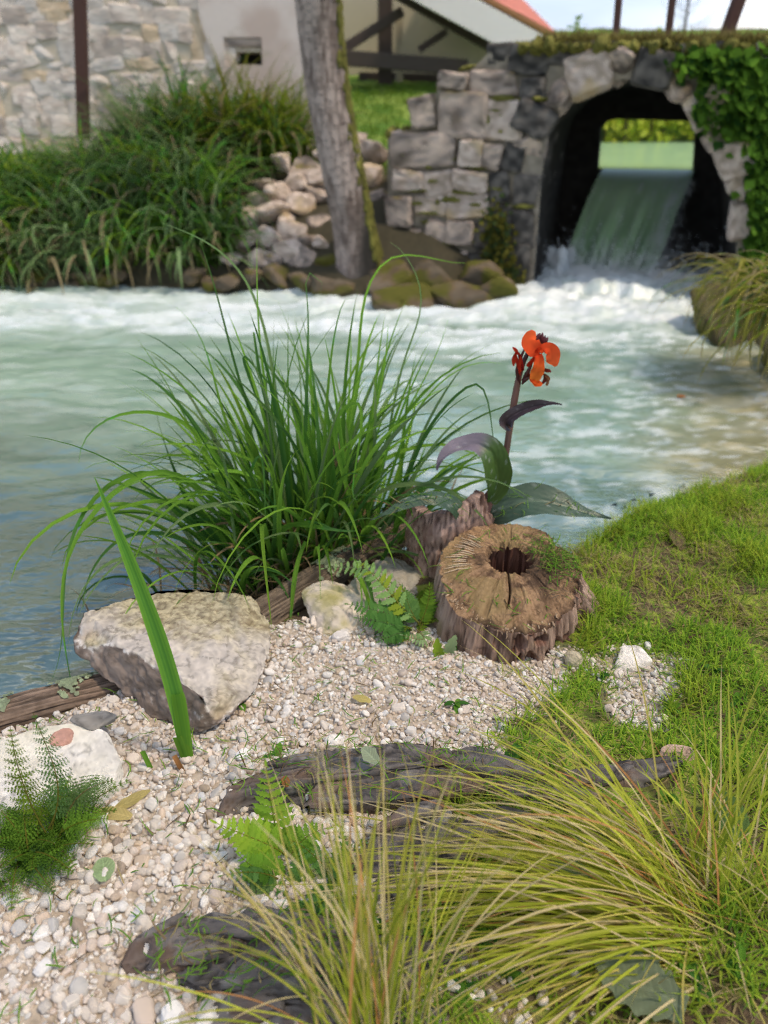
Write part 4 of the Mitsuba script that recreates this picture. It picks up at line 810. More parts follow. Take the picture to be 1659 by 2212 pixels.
V, F, g1, g2, g3, cr_, P = log_mesh([A, lerp(A, B, .5) + [0, 0, .01], B], [.062, .062, .052], [.062, .062, .052], 260, 120, 95, .07)
lg = thing('shore_log', 'grey brown log lying behind the boulder at the foot of the sedge clump', 'log'); put(lg + '__wood', (V, F), WOODV, color=wood_color(g1, g2, cr_, (.10, .075, .055), (.25, .195, .145), (.03, .024, .02), V, 96))
lichen(lg, P, .062, [(.50, 1.5, .10, 130), (.58, 1.2, .06, 40), (.80, 1.4, .04, 12)], 97)
g = lambda u, v, z: gpt(u, v) + [0, 0, z - .018]
def slab_wood(bag, p0, p1, w, h, seed):
    'one torn, fibrous slab of weathered wood between two points'
    R = rs(seed); p0, p1 = np.asarray(p0), np.asarray(p1); ax = norm(p1 - p0); L = np.linalg.norm(p1 - p0); sd = norm(np.cross([0, 0, 1], ax)); up = np.cross(ax, sd)
    loc = np.array([[R.uniform(0, .12) if k % 2 else R.uniform(.86, 1), R.uniform(-.5, .5), R.uniform(-.5, .5)] for k in range(12)] + [[.5 + R.uniform(-.3, .3), a_ * R.uniform(.35, .5), b_ * R.uniform(.35, .5)] for a_ in (-1, 1) for b_ in (-1, 1)])
    pts = p0 + ax * (loc[:, :1] * L) + sd * (loc[:, 1:2] * w) + up * (loc[:, 2:] * h)
    m = manifold3d.Manifold.hull_points(pts).refine_to_length(.0075).to_mesh(); t_ = trimesh.Trimesh(np.array(m.vert_properties[:, :3]), np.array(m.tri_verts)); trimesh.smoothing.filter_laplacian(t_, lamb=.5, iterations=2); V, F = np.array(t_.vertices), np.array(t_.faces); N = vnormals(V, F)
    q = np.stack([(V - p0) @ ax, (V - p0) @ sd, (V - p0) @ up], -1); g1 = fbm(q * [5, 70, 70] + seed, 3, seed); g2 = fbm(q * [9, 20, 20], 3, seed + 1); g3 = fbm(q * [14, 150, 150], 2, seed + 2); cr = 1 - smooth01(0, .07, np.abs(g1 - .5))
    V = V + N * (.016 * (g2 - .5) + .008 * (g1 - .5) - .006 * cr + .003 * (g3 - .5))[:, None]
    c = lerp((.040, .036, .035), (.135, .122, .118), smooth01(.3, .68, g3 * .45 + g2 * .55)[:, None]); c = lerp(c, (.02, .017, .015), (cr * .85)[:, None]); c = lerp(c, (.17, .105, .07), (smooth01(.56, .70, fbm(V * 8, 3, seed + 4)) * .55)[:, None]); c = lerp(c, (.24, .235, .23), (smooth01(.60, .70, fbm(V * [22, 22, 22], 3, seed + 6)) * .5)[:, None]); bag.add(V, F, c)
def driftwood(label, slabs, seed):
    bag = Bag()
    for i, (a_, b_, w, h) in enumerate(slabs): slab_wood(bag, a_, b_, w, h, seed + i * 11)
    t = thing('driftwood', label, 'driftwood'); put(t, bag.mesh(), WETWOOD, color=bag.color())
driftwood('long dark grey weathered driftwood beam lying above the bright green fern', [(g(462, 1742, .02), g(760, 1690, .045), .10, .07), (g(560, 1700, .03), g(1010, 1660, .04), .09, .08), (g(640, 1740, .03), g(1080, 1715, .035), .11, .075), (g(500, 1762, .012), g(720, 1752, .02), .05, .04), (g(900, 1668, .045), g(1180, 1688, .02), .10, .07), (g(1000, 1720, .03), g(1300, 1715, .005), .08, .05), (g(560, 1690, .05), g(860, 1672, .06), .04, .04)], 1010)
driftwood('dark driftwood block half hidden behind the upright straw stalks', [(g(765, 1945, .02), g(905, 1800, .06), .10, .09), (g(830, 1960, .02), g(1010, 1800, .06), .12, .10), (g(900, 1850, .05), g(1180, 1790, .03), .09, .08), (g(800, 1850, .07), g(960, 1790, .08), .04, .05)], 1110)
driftwood('gnarled dark driftwood root in the gravel at the bottom of the picture', [(g(262, 2098, .012), g(420, 2030, .04), .07, .06), (g(300, 2075, .02), g(560, 2045, .05), .10, .07), (g(360, 2115, .02), g(640, 2100, .04), .09, .06), (g(480, 2040, .05), g(760, 2045, .05), .07, .06), (g(520, 2140, .02), g(900, 2150, .03), .12, .07), (g(640, 2080, .05), g(1020, 2110, .03), .09, .07), (g(430, 2055, .06), g(640, 2070, .065), .035, .03)], 1210)
driftwood('lower dark driftwood branch along the bottom picture edge', [(g(420, 2215, .0), g(640, 2175, .03), .06, .05), (g(540, 2200, .02), g(860, 2195, .03), .09, .055), (g(640, 2240, .01), g(980, 2235, .02), .07, .05)], 1310)
driftwood('short dark driftwood piece in the grass behind the yellow sedge', [(g(1180, 1712, .0), g(1380, 1672, .03), .07, .06), (g(1300, 1695, .015), g(1490, 1672, .02), .07, .05)], 1410)

# ---- hollow stump
SC = np.array([.385, 1.985, 0.0]); RT, RB = .214, .222
NT = 340; th = np.arange(NT) / NT * 2 * np.pi; cth, sth = np.cos(th), np.sin(th)
ring = lambda k, seed: fbm(np.stack([cth * k, sth * k, 0 * th], -1), 3, seed)
rim_r = RT * (1 + .24 * (ring(1.2, 5) - .5) + .12 * (ring(5, 6) - .5) + .03 * (ring(20, 16) - .5)) * (1 + .04 * np.cos(th - .4)); hole_c = np.array([.005, .055]); hole_r = .056 * (1 + .55 * (ring(1.6, 7) - .5) + .5 * (ring(6, 8) - .5) + .15 * (ring(18, 18) - .5))
def top_z(x, y, r): return .172 + .235 * y - .012 * smooth01(.6, 1.0, r) ** 2 - .018 * smooth01(.1, -.9, y / .21) - .012 * smooth01(.5, .2, r)
# sides
NS = 90; s = np.linspace(0, 1, NS)
q = np.stack([cth[None] * np.ones((NS, 1)), sth[None] * np.ones((NS, 1)), s[:, None] * np.ones((1, NT))], -1)
fi = fbm(q * [14, 14, .9], 3, 121); fi2 = fbm(q * [34, 34, 2.2], 3, 122); lp = fbm(q * [2.5, 2.5, 1.8], 3, 123); flk = fbm(q * [7, 7, 3.5], 3, 124)
rough_side = smooth01(-.35, .5, cth * .8 - sth * .25)[None]                      # deep flaking on the right flank
flare = .012 * smooth01(.55, .0, s)[:, None] * (1 + 4.5 * smooth01(.6, 1, np.cos(th - .25))[None])
zt = top_z(rim_r * cth, rim_r * sth, np.ones(NT))
bulge = .016 * np.sin(np.pi * s)[:, None]
rad = rim_r[None] + (RB - RT) * (1 - s[:, None]) ** 1.2 + flare + bulge + .009 * (fi - .5) * (1 + 1.6 * rough_side) + .012 * (fi2 - .5) + .04 * (lp - .5) * (1 - s[:, None] * .7) - .030 * rough_side * smooth01(.5, .62, flk) * (s[:, None] < .96)
Vs = np.stack([rad * cth[None], rad * sth[None], -.10 + s[:, None] * (zt[None] + .10)], -1)
tear = .008 * (ring(22, 9) - .5) + .006 * (ring(60, 10) - .5); Vs[-1, :, 2] += tear * 1.2; Vs[-2, :, 2] += tear * .6
st = thing('hollow_stump', 'broad hollow tree stump with sloping sawn top beside the gravel', 'stump')
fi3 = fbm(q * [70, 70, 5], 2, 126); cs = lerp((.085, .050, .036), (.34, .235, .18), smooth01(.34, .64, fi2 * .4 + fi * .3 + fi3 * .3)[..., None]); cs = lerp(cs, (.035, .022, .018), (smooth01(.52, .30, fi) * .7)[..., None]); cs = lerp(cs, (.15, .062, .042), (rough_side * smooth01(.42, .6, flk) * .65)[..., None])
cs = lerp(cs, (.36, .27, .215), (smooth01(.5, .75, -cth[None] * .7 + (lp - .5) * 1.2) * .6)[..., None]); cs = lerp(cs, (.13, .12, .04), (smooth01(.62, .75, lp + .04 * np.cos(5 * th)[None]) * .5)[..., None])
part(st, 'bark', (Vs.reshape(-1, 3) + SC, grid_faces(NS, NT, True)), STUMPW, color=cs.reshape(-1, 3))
# sawn top from the rim to the hole
NR = 110; t = np.linspace(0, 1, NR)[:, None]
ox, oy = rad[-1] * cth, rad[-1] * sth; hx, hy = hole_c[0] + hole_r * 1.12 * cth, hole_c[1] + hole_r * .92 * sth
X, Y = lerp(ox[None], hx[None], t), lerp(oy[None], hy[None], t); rr = lerp(np.ones(NT)[None], (np.hypot(hx, hy) / RT)[None], t)
ray_ = fbm(np.stack([cth[None] * 40 + 0 * t, sth[None] * 40 + 0 * t, t * 2.0 + 0 * cth[None]], -1), 3, 131); ray2 = fbm(np.stack([cth[None] * 13 + 0 * t, sth[None] * 13 + 0 * t, t * 3 + 0 * cth[None]], -1), 3, 132); pat = fbm(np.stack([X * 11, Y * 11, 0 * X], -1), 4, 133); rg = fbm(np.stack([0 * X, 0 * X + 2, t * 26 + pat * 4], -1), 2, 134)
chop = fbm(np.stack([X * 60, Y * 60, 0 * X], -1), 3, 137)
Z = top_z(X, Y, rr) + .004 * (ray_ - .5) + .006 * (ray2 - .5) + .014 * (pat - .5) + .007 * (chop - .5)
mot0 = fbm(np.stack([X * 20, Y * 20, 0 * X], -1), 3, 139); Z[0] = Vs[-1, :, 2]; Z -= .012 * smooth01(.9, 1, t) * (1 + 0 * X)
cq = np.exp(-(((th - 4.55 + .12 * np.sin(t * 7) * .3 + np.pi) % (2 * np.pi) - np.pi) / .020) ** 2) * smooth01(.25, .5, t); rad_cr = (1 - smooth01(0, .028, np.abs(ring(3.2, 12) - .5)))[None] * smooth01(.95, .6, t) * smooth01(.02, .2, t) * (.4 + .6 * smooth01(.4, .6, mot0)); cq = np.maximum(cq, rad_cr * .35); Z = Z - .026 * cq      # the radial crack towards the front
mot = fbm(np.stack([X * 34, Y * 34, 0 * X], -1), 4, 136); fine = fbm(np.stack([X * 190, Y * 190, 0 * X], -1), 2, 138)
ct = lerp((.20, .145, .095), (.43, .335, .235), smooth01(.36, .62, ray_ * .3 + ray2 * .2 + mot * .25 + fine * .25)[..., None]); ct = lerp(ct, (.29, .265, .14), (smooth01(.48, .64, pat) * .55)[..., None])
stain = smooth01(.52, .36, pat * .7 + mot * .3) * smooth01(1.0, .0, np.abs(t - .72) * 1.3); ct = lerp(ct, (.04, .030, .028), (stain * .8)[..., None])
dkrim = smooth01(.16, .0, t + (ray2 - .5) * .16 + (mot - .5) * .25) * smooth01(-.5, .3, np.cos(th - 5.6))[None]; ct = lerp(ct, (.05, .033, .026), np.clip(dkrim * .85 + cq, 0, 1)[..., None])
ct = lerp(ct, (.50, .36, .22), (smooth01(.48, .62, ray_) * smooth01(.5, .95, -cth[None] * .55 + sth[None] * .6) * .55)[..., None]); ct = ct * (1 + .10 * (rg - .5))[..., None]
ct = ct * [.76, .62, .50]
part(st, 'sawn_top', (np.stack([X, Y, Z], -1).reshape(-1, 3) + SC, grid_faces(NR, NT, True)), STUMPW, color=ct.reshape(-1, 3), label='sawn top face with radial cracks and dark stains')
# the hollow
NH = 40; t = np.linspace(0, 1, NH)[:, None]; hf = fbm(np.stack([cth[None] * 7 + 0 * t, sth[None] * 7 + 0 * t, t * 1.2 + 0 * cth[None]], -1), 3, 135)
k = lerp(1, 1.25, smooth01(0, .25, t)) * (1 + .25 * (hf - .5) * smooth01(0, .1, t)); k = k * lerp(1, .02, smooth01(.8, 1, t))
HX, HY = hole_c[0] + hole_r * 1.12 * cth * k, hole_c[1] + hole_r * .92 * sth * k; HZ = lerp(Z[-1][None], np.full((1, NT), .0), smooth01(0, .85, t) * .999)
ch = lerp((.07, .028, .02), (.20, .095, .065), smooth01(.3, .7, hf)[..., None])
part(st, 'hollow', (np.stack([HX, HY, HZ], -1).reshape(-1, 3) + SC, grid_faces(NH, NT, True)), STUMPW, color=ch.reshape(-1, 3), label='dark red brown rotten hollow of the stump')
bag = Bag(); R = rs(137)
for i in range(120):                                     # splinters along the cut edge and pale saw scars at the left
    a_ = R.uniform(2.2, 5.3) if i < 90 else R.uniform(0, 6.28); r_ = RT * R.uniform(.88, 1.0); p = SC + [r_ * math.cos(a_), r_ * math.sin(a_), top_z(r_ * math.cos(a_), r_ * math.sin(a_), np.array(r_ / RT)) + .0]
    dd = np.array([math.cos(a_) * .5, math.sin(a_) * .5, R.uniform(-1.1, -.2)]); L = R.uniform(.01, .035); bag.add(*tube(np.array([p, p + dd * L * .6 + R.normal(0, .002, 3), p + dd * L]), [.003, .0025, .0008], 4), lerp((.26, .18, .12), (.52, .38, .25), R.random()))
for i in range(16):
    a_ = 2.15 + i * .065 + R.normal(0, .01); r0, r1 = RT * R.uniform(.55, .68), RT * R.uniform(.82, .97); f_ = lambda r: SC + [r * math.cos(a_ + (r - r0) * .9), r * math.sin(a_ + (r - r0) * .9), top_z(r * math.cos(a_), r * math.sin(a_), np.array(r / RT)) + .002]
    bag.add(*tube(np.array([f_(r0), f_((r0 + r1) / 2), f_(r1)]), [.001, .0026, .001], 5), (.56, .43, .29))
part(st, 'splinters', bag.mesh(), STUMPW, color=bag.color(), kind='stuff')
sl_ = np.array([[.20, .10, -.03], [.33, .03, -.03], [.30, .11, -.03], [.215, .09, .13], [.20, .04, .15], [.205, -.02, .13], [.29, -.04, -.03], [.2, -.05, -.03]]) + SC
V, F, N = hull_rock(sl_, .006, .004, 139, 12, 3); V[:, 2] += .0; g_ = fbm(V * [60, 60, 8], 3, 140)[:, None]; part(st, 'root_slab', (V, F), STUMPW, color=lerp((.10, .06, .045), (.34, .24, .19), smooth01(.3, .7, g_)))

# ---- broken shell of a second stump behind
sh = thing('broken_stump', 'tall broken shell of reddish rotten wood behind the hollow stump', 'stump')
bc = np.array([.235, 2.325, -.1]); NT2, NS2 = 130, 110
a0, a1 = math.radians(150), math.radians(372); tt = np.linspace(0, 1, NT2); an = a0 + (a1 - a0) * tt; s = np.linspace(0, 1, NS2)[:, None]
rr = .150 * (1 + .14 * np.sin(3 * an + 1)) + 0 * s
prof = np.interp(tt, [0, .12, .25, .42, .6, .72, .8, .88, 1], [.27, .315, .325, .34, .375, .40, .32, .26, .24]) + .012 * (fbm(np.stack([tt * 40, 0 * tt, 0 * tt], -1), 3, 141) - .5)
qq = np.stack([np.cos(an)[None] * 9 + 0 * s, np.sin(an)[None] * 9 + 0 * s, s * 4 + 0 * an[None]], -1); f1 = fbm(qq * [2.2, 2.2, 1.6], 3, 142); f2 = fbm(qq * [6, 6, 2.2], 3, 143); f3 = fbm(qq * [.6, .6, 1.2], 3, 144)
def shell(off, w): 
    r = rr - off + w * (.030 * (f1 - .5) + .016 * (f2 - .5)) + .03 * (f3 - .5)
    return np.stack([bc[0] + r * np.cos(an)[None] * 1.05, bc[1] + r * np.sin(an)[None] * .8, bc[2] + s * prof[None]], -1)
Vo, Vi = shell(0, 1), shell(.035, .6); n0 = NT2 * NS2; Fo = grid_faces(NS2, NT2); Fi = Fo[:, ::-1] + n0
i = np.arange(NT2 - 1); tp = (NS2 - 1) * NT2; Ft = np.vstack([np.stack([tp + i, tp + i + 1, tp + i + 1 + n0], 1), np.stack([tp + i, tp + i + 1 + n0, tp + i + n0], 1)])
jj = np.arange(NS2 - 1) * NT2; e_ = []
for o in (0, NT2 - 1): e_ += [np.stack([jj + o, jj + NT2 + o, jj + NT2 + o + n0], 1), np.stack([jj + o, jj + NT2 + o + n0, jj + o + n0], 1)]
cc = lerp((.15, .095, .078), (.45, .315, .26), smooth01(.3, .7, f1 * .6 + f2 * .4)[..., None]); cc = lerp(cc, (.04, .026, .022), (smooth01(.46, .30, f1) * .8)[..., None]); cc = lerp(cc, (.17, .085, .06), (smooth01(.5, .7, f3) * .5)[..., None])
part(sh, 'wood', (np.vstack([Vo.reshape(-1, 3), Vi.reshape(-1, 3)]), np.vstack([Fo, Fi, Ft, *e_])), bs('material_shell_wood', two(principled(VC, .85, .25))), color=np.vstack([cc.reshape(-1, 3), cc.reshape(-1, 3) * .8]))

# ---- canna
ca = thing('canna_plant', 'canna plant with orange flowers and dark leaves behind the hollow stump', 'plant')
yc = 2.30
sp_ = spline([at_y(1038, 1150, yc), at_y(1044, 1115, yc), at_y(1058, 1078, yc), at_y(1076, 1035, yc), at_y(1088, 1000, yc), at_y(1101, 925, yc + .01), at_y(1114, 850, yc + .02), at_y(1128, 790, yc + .02), at_y(1146, 752, yc + .02), at_y(1164, 722, yc + .02)], 90)
sv = np.interp(np.linspace(0, 1, 90), [0, .12, .25, .5, .7, .85, 1], [.0175, .018, .013, .0105, .0115, .008, .004])
V, F = tube(sp_, sv, 12); zc = np.clip((V[:, 2:] - sp_[0, 2]) / .7, 0, 1); part(ca, 'stem', (V, F), CANNA_STEM, color=lerp(lerp((.20, .105, .085), (.14, .065, .055), zc), (.045, .016, .018), smooth01(.72, .9, zc)))
CLIP = []
def leaf_path(L): return spline([at_y(*q_) for q_ in L], 40)
def canna_leaf(L, w, ref, fold, wave, cin, cout, seed, label, shape=None, ncross=15):
    P = leaf_path(L); s = np.linspace(0, 1, 40); wv = w * (np.interp(s, *shape) if shape else np.sin(np.pi * np.clip(s * .93 + .05, 0, 1)) ** .75)
    V, F = ribbon(P, np.maximum(wv, .0008), fold=fold, ref=lerp(ref[0], ref[1], smooth01(.35, .75, s)[:, None]), ncross=ncross, wave=wave, seed=seed)
    x = np.tile(np.linspace(-1, 1, ncross), 40); sl = np.repeat(s, ncross); vein = (.5 + .5 * np.sin((np.abs(x) * 9 - sl * 22) * 2.2)) * .35 + .6 * np.exp(-(x / .07) ** 2)
    n = vnormals(V, F); V = V + n * (.0016 * (.5 + .5 * np.sin((np.abs(x) * 9 - sl * 22) * 2.2)) - .003 * np.exp(-(x / .06) ** 2))[:, None]
    col = lerp(cin, cout, np.clip(vein, 0, 1)[:, None])
    if seed == 1: col = lerp(col, (.15, .13, .165), smooth01(.50, .60, sl)[:, None])
    if seed in (2, 3): CLIP.append(V[(np.abs(x) < .8) & (sl > .15) & (sl < .85)])
    spk = smooth01(.70, .74, fbm(V * 130, 2, seed + 3))[:, None]; col = lerp(col * (1 + .5 * (fbm(V * 40, 3, seed) - .5))[:, None], (.42, .45, .44), spk * (.35 if seed != 4 else .1)); part(ca, 'leaf', (V, F), CANNA, color=col, label=label)
canna_leaf([(1060, 1085, 2.285), (1075, 1042, 2.27), (1071, 1004, 2.262), (1060, 976, 2.262), (1040, 963, 2.27), (1002, 965, 2.275), (962, 984, 2.26), (943, 1016, 2.245)], .044, ((.1, -1, .1), (-.2, -.35, 1)), .22, .004, (.05, .10, .022), (.085, .15, .035), 1, 'folded green canna leaf turning purple grey at its tip', ([0, .12, .3, .5, .75, 1], [.35, .75, 1.05, .95, .75, .05]))
canna_leaf([(1024, 1150, 2.25), (1000, 1110, 2.21), (970, 1083, 2.18), (925, 1074, 2.16), (880, 1085, 2.14), (835, 1108, 2.12), (800, 1124, 2.11)], .029, ((0, -.6, .8), (0, -.5, .9)), -.12, .004, (.032, .065, .038), (.07, .12, .075), 2, 'grey green canna leaf arching to the left over the broken stump', ([0, .15, .45, .75, 1], [.6, 1, 1.05, .6, .03]))
canna_leaf([(1056, 1128, 2.30), (1090, 1098, 2.28), (1140, 1082, 2.27), (1190, 1086, 2.26), (1250, 1103, 2.25), (1320, 1122, 2.24)], .058, ((.05, -.6, .8), (.05, -.45, 1)), .10, .006, (.036, .07, .045), (.085, .13, .09), 3, 'broad wet grey green canna leaf spreading to the right', ([0, .15, .4, .65, .85, 1], [.45, .9, 1.1, .75, .32, .03]))
canna_leaf([(1097, 925, 2.30), (1100, 905, 2.275), (1120, 892, 2.275), (1150, 880, 2.27), (1180, 874, 2.26), (1214, 874, 2.25)], .022, ((.1, -.7, .8), (.1, -.7, .8)), .35, .003, (.03, .022, .028), (.065, .045, .055), 4, 'small dark purple canna leaf on the upper stem', ([0, .15, .4, .7, 1], [.75, 1, 1, .7, .04]))
V, F = ribbon(spline([at_y(1040, 1125, 2.285), at_y(1052, 1085, 2.283), at_y(1064, 1060, 2.283), at_y(1072, 1040, 2.288)], 16), np.interp(np.arange(16), [0, 8, 15], [.017, .019, .006]), fold=-.4, ref=(0, -1, .3), ncross=7); part(ca, 'sheath', (V, F), CANNA, color=np.broadcast_to((.17, .085, .07), V.shape))
fl = part(ca, 'flower', tube(np.array([at_y(1140, 790, 2.30), at_y(1158, 770, 2.28), at_y(1164, 763, 2.275)]), [.006, .006, .005], 8), PETAL, color=np.broadcast_to((.55, .05, .02), (26, 3)), label='open orange canna flower')
def petal(L, w, ref, c0, c1, seed, fold=.15, shape=None, parent=None, wave=.004):
    P = spline([at_y(*q_) for q_ in L], 22); s = np.linspace(0, 1, 22); V, F = ribbon(P, np.maximum(w * np.interp(s, *(shape or ([0, .2, .6, .85, 1], [.3, .75, 1, .8, .25]))), .0006), fold=fold, ref=ref, ncross=11, wave=wave, seed=seed)
    n = fbm(V * [90, 90, 90], 3, seed)[:, None]; part(parent or fl, 'petal', (V, F), PETAL, color=lerp(c0, c1, np.repeat(s, 11)[:, None]) * (1 + .25 * (n - .5)))
O0, O1 = (.84, .075, .025), (.93, .155, .045)
petal([(1164, 764, 2.27), (1152, 752, 2.262), (1145, 735, 2.266), (1158, 724, 2.28)], .025, (0, -1, .2), O0, O1, 1, .10, ([0, .25, .6, .9, 1], [.4, .95, 1.1, .75, .4]))
petal([(1166, 762, 2.27), (1178, 752, 2.262), (1190, 756, 2.262), (1194, 778, 2.265), (1191, 788, 2.27)], .020, (-.2, -1, .3), O0, O1, 2, .12, ([0, .3, .6, .9, 1], [.4, .9, 1.1, .9, .5]))
petal([(1163, 766, 2.27), (1164, 785, 2.258), (1160, 803, 2.258), (1154, 820, 2.265)], .0185, (0, -1, .1), O0, (.85, .23, .04), 3, .14, ([0, .25, .65, .9, 1], [.5, .85, 1.1, .95, .5]))
petal([(1158, 762, 2.268), (1166, 756, 2.255), (1172, 762, 2.25)], .007, (0, -1, .4), (.5, .03, .015), (.65, .08, .02), 4, .3)
petal([(1146, 817, 2.275), (1156, 827, 2.268), (1172, 828, 2.268)], .011, (.2, -1, .5), (.75, .09, .02), (.8, .13, .03), 5, .2)
wf1 = part(ca, 'wilted_flower', tube(np.array([at_y(1130, 800, 2.31), at_y(1124, 775, 2.30), at_y(1120, 762, 2.295)]), [.004, .006, .003], 7), PETAL, color=np.broadcast_to((.30, .02, .018), (23, 3)), label='closed red wilted flower at the left of the open one')
for i, L in enumerate([[(1122, 800, 2.30), (1116, 780, 2.29), (1112, 762, 2.285)], [(1124, 768, 2.29), (1114, 764, 2.285), (1109, 778, 2.285), (1111, 790, 2.288)], [(1124, 810, 2.295), (1122, 790, 2.285), (1124, 770, 2.285)], [(1119, 764, 2.29), (1114, 757, 2.29), (1108, 750, 2.29)]]):
    petal(L, .0055, (0, -1, .2), (.42, .03, .018), (.58, .06, .025), 20 + i, .4, None, wf1)
wf2 = part(ca, 'dried_flower', tube(np.array([at_y(1140, 812, 2.30), at_y(1160, 800, 2.29), at_y(1176, 797, 2.285)]), [.003, .005, .003], 7), PETAL, color=np.broadcast_to((.12, .02, .018), (23, 3)), label='brown dried flower hanging under the open one')
for i, L in enumerate([[(1172, 808, 2.28), (1182, 815, 2.275), (1179, 832, 2.275)], [(1168, 800, 2.28), (1182, 800, 2.275), (1190, 803, 2.275)], [(1175, 812, 2.28), (1176, 822, 2.275), (1172, 826, 2.28)]]):
    petal(L, .006, (0, -1, .2), (.14, .05, .025), (.30, .15, .08) if i == 0 else (.22, .03, .025), 30 + i, .5, None, wf2, .006)
for i, (u, v, u2, v2) in enumerate([(1152, 745, 1152, 720), (1160, 742, 1162, 722), (1168, 745, 1172, 718), (1170, 750, 1178, 724), (1174, 745, 1184, 728), (1146, 770, 1138, 742), (1160, 735, 1167, 719)]):
    part(ca, 'bud', tube(spline([at_y(u, v, 2.31), at_y((u + u2) / 2, (v + v2) / 2, 2.305), at_y(u2, v2, 2.305)], 8), np.array([.003, .005, .006, .0062, .0058, .005, .0036, .001]), 8), CANNA_STEM, color=np.broadcast_to((.075, .012, .018), (66, 3)))
for i, L in enumerate([[(1124, 830, 2.315), (1118, 800, 2.31), (1128, 765, 2.305), (1138, 745, 2.305)], [(1128, 822, 2.31), (1142, 800, 2.30), (1150, 780, 2.295)], [(1128, 830, 2.31), (1140, 816, 2.305), (1156, 812, 2.3)]]):
    part(ca, 'bract', tube(spline([at_y(*q_) for q_ in L], 12), np.interp(np.arange(12), [0, 4, 11], [.003, .0075, .0025]), 8), CANNA_STEM, color=np.broadcast_to((.06, .014, .018), (98, 3)))

# ---- sedge clump
sg = thing('sedge_clump', 'tall green sedge clump fountaining over the water behind the boulder', 'sedge')
def sedge_colors(R, n):
    c = lerp((.036, .115, .024), (.20, .40, .065), R.random((n, 1)) ** 1.1); c = np.where(R.random((n, 1)) < .18, lerp(c, (.17, .26, .14), .6), c); return c
BW = lambda s: np.minimum(1, (1 - s) * 2.0) ** .75 * (.70 + .30 * np.minimum(1, s * 3))
def hero(L, w, seed, y0, y1, c, tip=None):
    n = len(L); P = spline([at_y(u, v, lerp(y0, y1, i / (n - 1))) for i, (u, v) in enumerate(L)], 26); s = np.linspace(0, 1, 26); tw = rs(seed).normal(0, .8); t_ = norm(np.gradient(P, axis=0))
    ref = np.stack([np.sin(tw * s) * .8, -np.cos(tw * s), .25 + 0 * s], -1); V, F = ribbon(P, np.maximum(w / 2 * BW(s), .0004), fold=.22, ref=ref, ncross=3)
    part(sg, 'leaf', (V, F), LEAF, color=lerp(c, tip if tip is not None else np.array(c) * 1.35 + .02, (np.repeat(s, 3) ** 3)[:, None]))
HB = [([(615, 1215), (600, 1040), (575, 850), (558, 690), (555, 580), (555, 516)], 2.45, 2.5), ([(690, 1200), (700, 980), (712, 800), (732, 680), (750, 643), (766, 644)], 2.5, 2.4), ([(640, 1210), (590, 1010), (530, 860), (490, 720), (455, 590), (432, 520)], 2.45, 2.6),
      ([(600, 1200), (530, 1020), (475, 870), (448, 770), (415, 700), (370, 655), (345, 640)], 2.4, 2.5), ([(560, 1230), (440, 1060), (330, 1020), (220, 1090), (150, 1200), (135, 1340), (165, 1532)], 2.35, 1.75), ([(540, 1230), (400, 1040), (270, 1030), (175, 1120), (140, 1260), (112, 1470)], 2.35, 1.85),
      ([(600, 1220), (480, 1010), (380, 905), (290, 890), (210, 920), (170, 1000)], 2.4, 2.2),
      ([(760, 1190), (830, 980), (900, 850), (940, 770), (968, 690)], 2.5, 2.6), ([(770, 1190), (860, 980), (930, 850), (1000, 795), (1085, 786)], 2.5, 2.5), ([(780, 1180), (900, 980), (980, 860), (1030, 830), (1060, 900), (1072, 975)], 2.5, 2.4), ([(760, 1180), (840, 940), (880, 760), (910, 640), (870, 545), (842, 522)], 2.6, 2.8),
      ([(700, 1190), (745, 950), (775, 760), (800, 610), (840, 560), (920, 555), (1005, 568)], 2.6, 2.9), ([(660, 1170), (640, 1230), (632, 1290), (624, 1365)], 2.2, 2.0), ([(650, 1190), (660, 900), (664, 740), (662, 640), (668, 590), (682, 596), (690, 640)], 2.5, 2.55), ([(640, 1200), (600, 960), (560, 800), (548, 720), (560, 840)], 2.5, 2.3),
      ([(570, 1200), (490, 1020), (455, 955), (440, 960), (432, 1010), (428, 1090)], 2.3, 2.15), ([(600, 1180), (620, 1140), (680, 1128), (725, 1148)], 2.25, 2.15), ([(600, 1150), (640, 1132), (700, 1140), (772, 1146)], 2.25, 2.1), ([(590, 1200), (560, 1080), (545, 1010), (560, 985), (572, 1060), (575, 1120)], 2.3, 2.2),
      ([(720, 1190), (735, 1000), (745, 880), (770, 870), (776, 960), (774, 1080)], 2.4, 2.25), ([(620, 1150), (570, 890), (530, 770), (600, 850), (660, 890)], 2.5, 2.4), ([(560, 1230), (430, 1200), (330, 1180), (240, 1230), (170, 1330)], 2.3, 2.0), ([(800, 1180), (900, 1020), (1000, 900), (1060, 870)], 2.5, 2.4), ([(740, 1180), (790, 960), (830, 790), (838, 700)], 2.5, 2.5), ([(680, 1180), (670, 930), (640, 760), (600, 650)], 2.5, 2.6),
      ([(700, 1190), (600, 880), (520, 590), (440, 520), (350, 482)], 2.5, 3.0), ([(850, 1180), (960, 1040), (1040, 1000), (1085, 1010)], 2.45, 2.35), ([(520, 1250), (380, 1160), (270, 1160), (200, 1230), (180, 1320)], 2.3, 2.0), ([(510, 1250), (350, 1200), (230, 1220), (160, 1320), (150, 1420)], 2.25, 1.9)]
R = rs(150)
for i, (L, y0, y1) in enumerate(HB): hero(L, R.uniform(.010, .017) * (.7 if y1 > 2.55 else 1), i, y0, y1, sedge_colors(R, 1)[0])
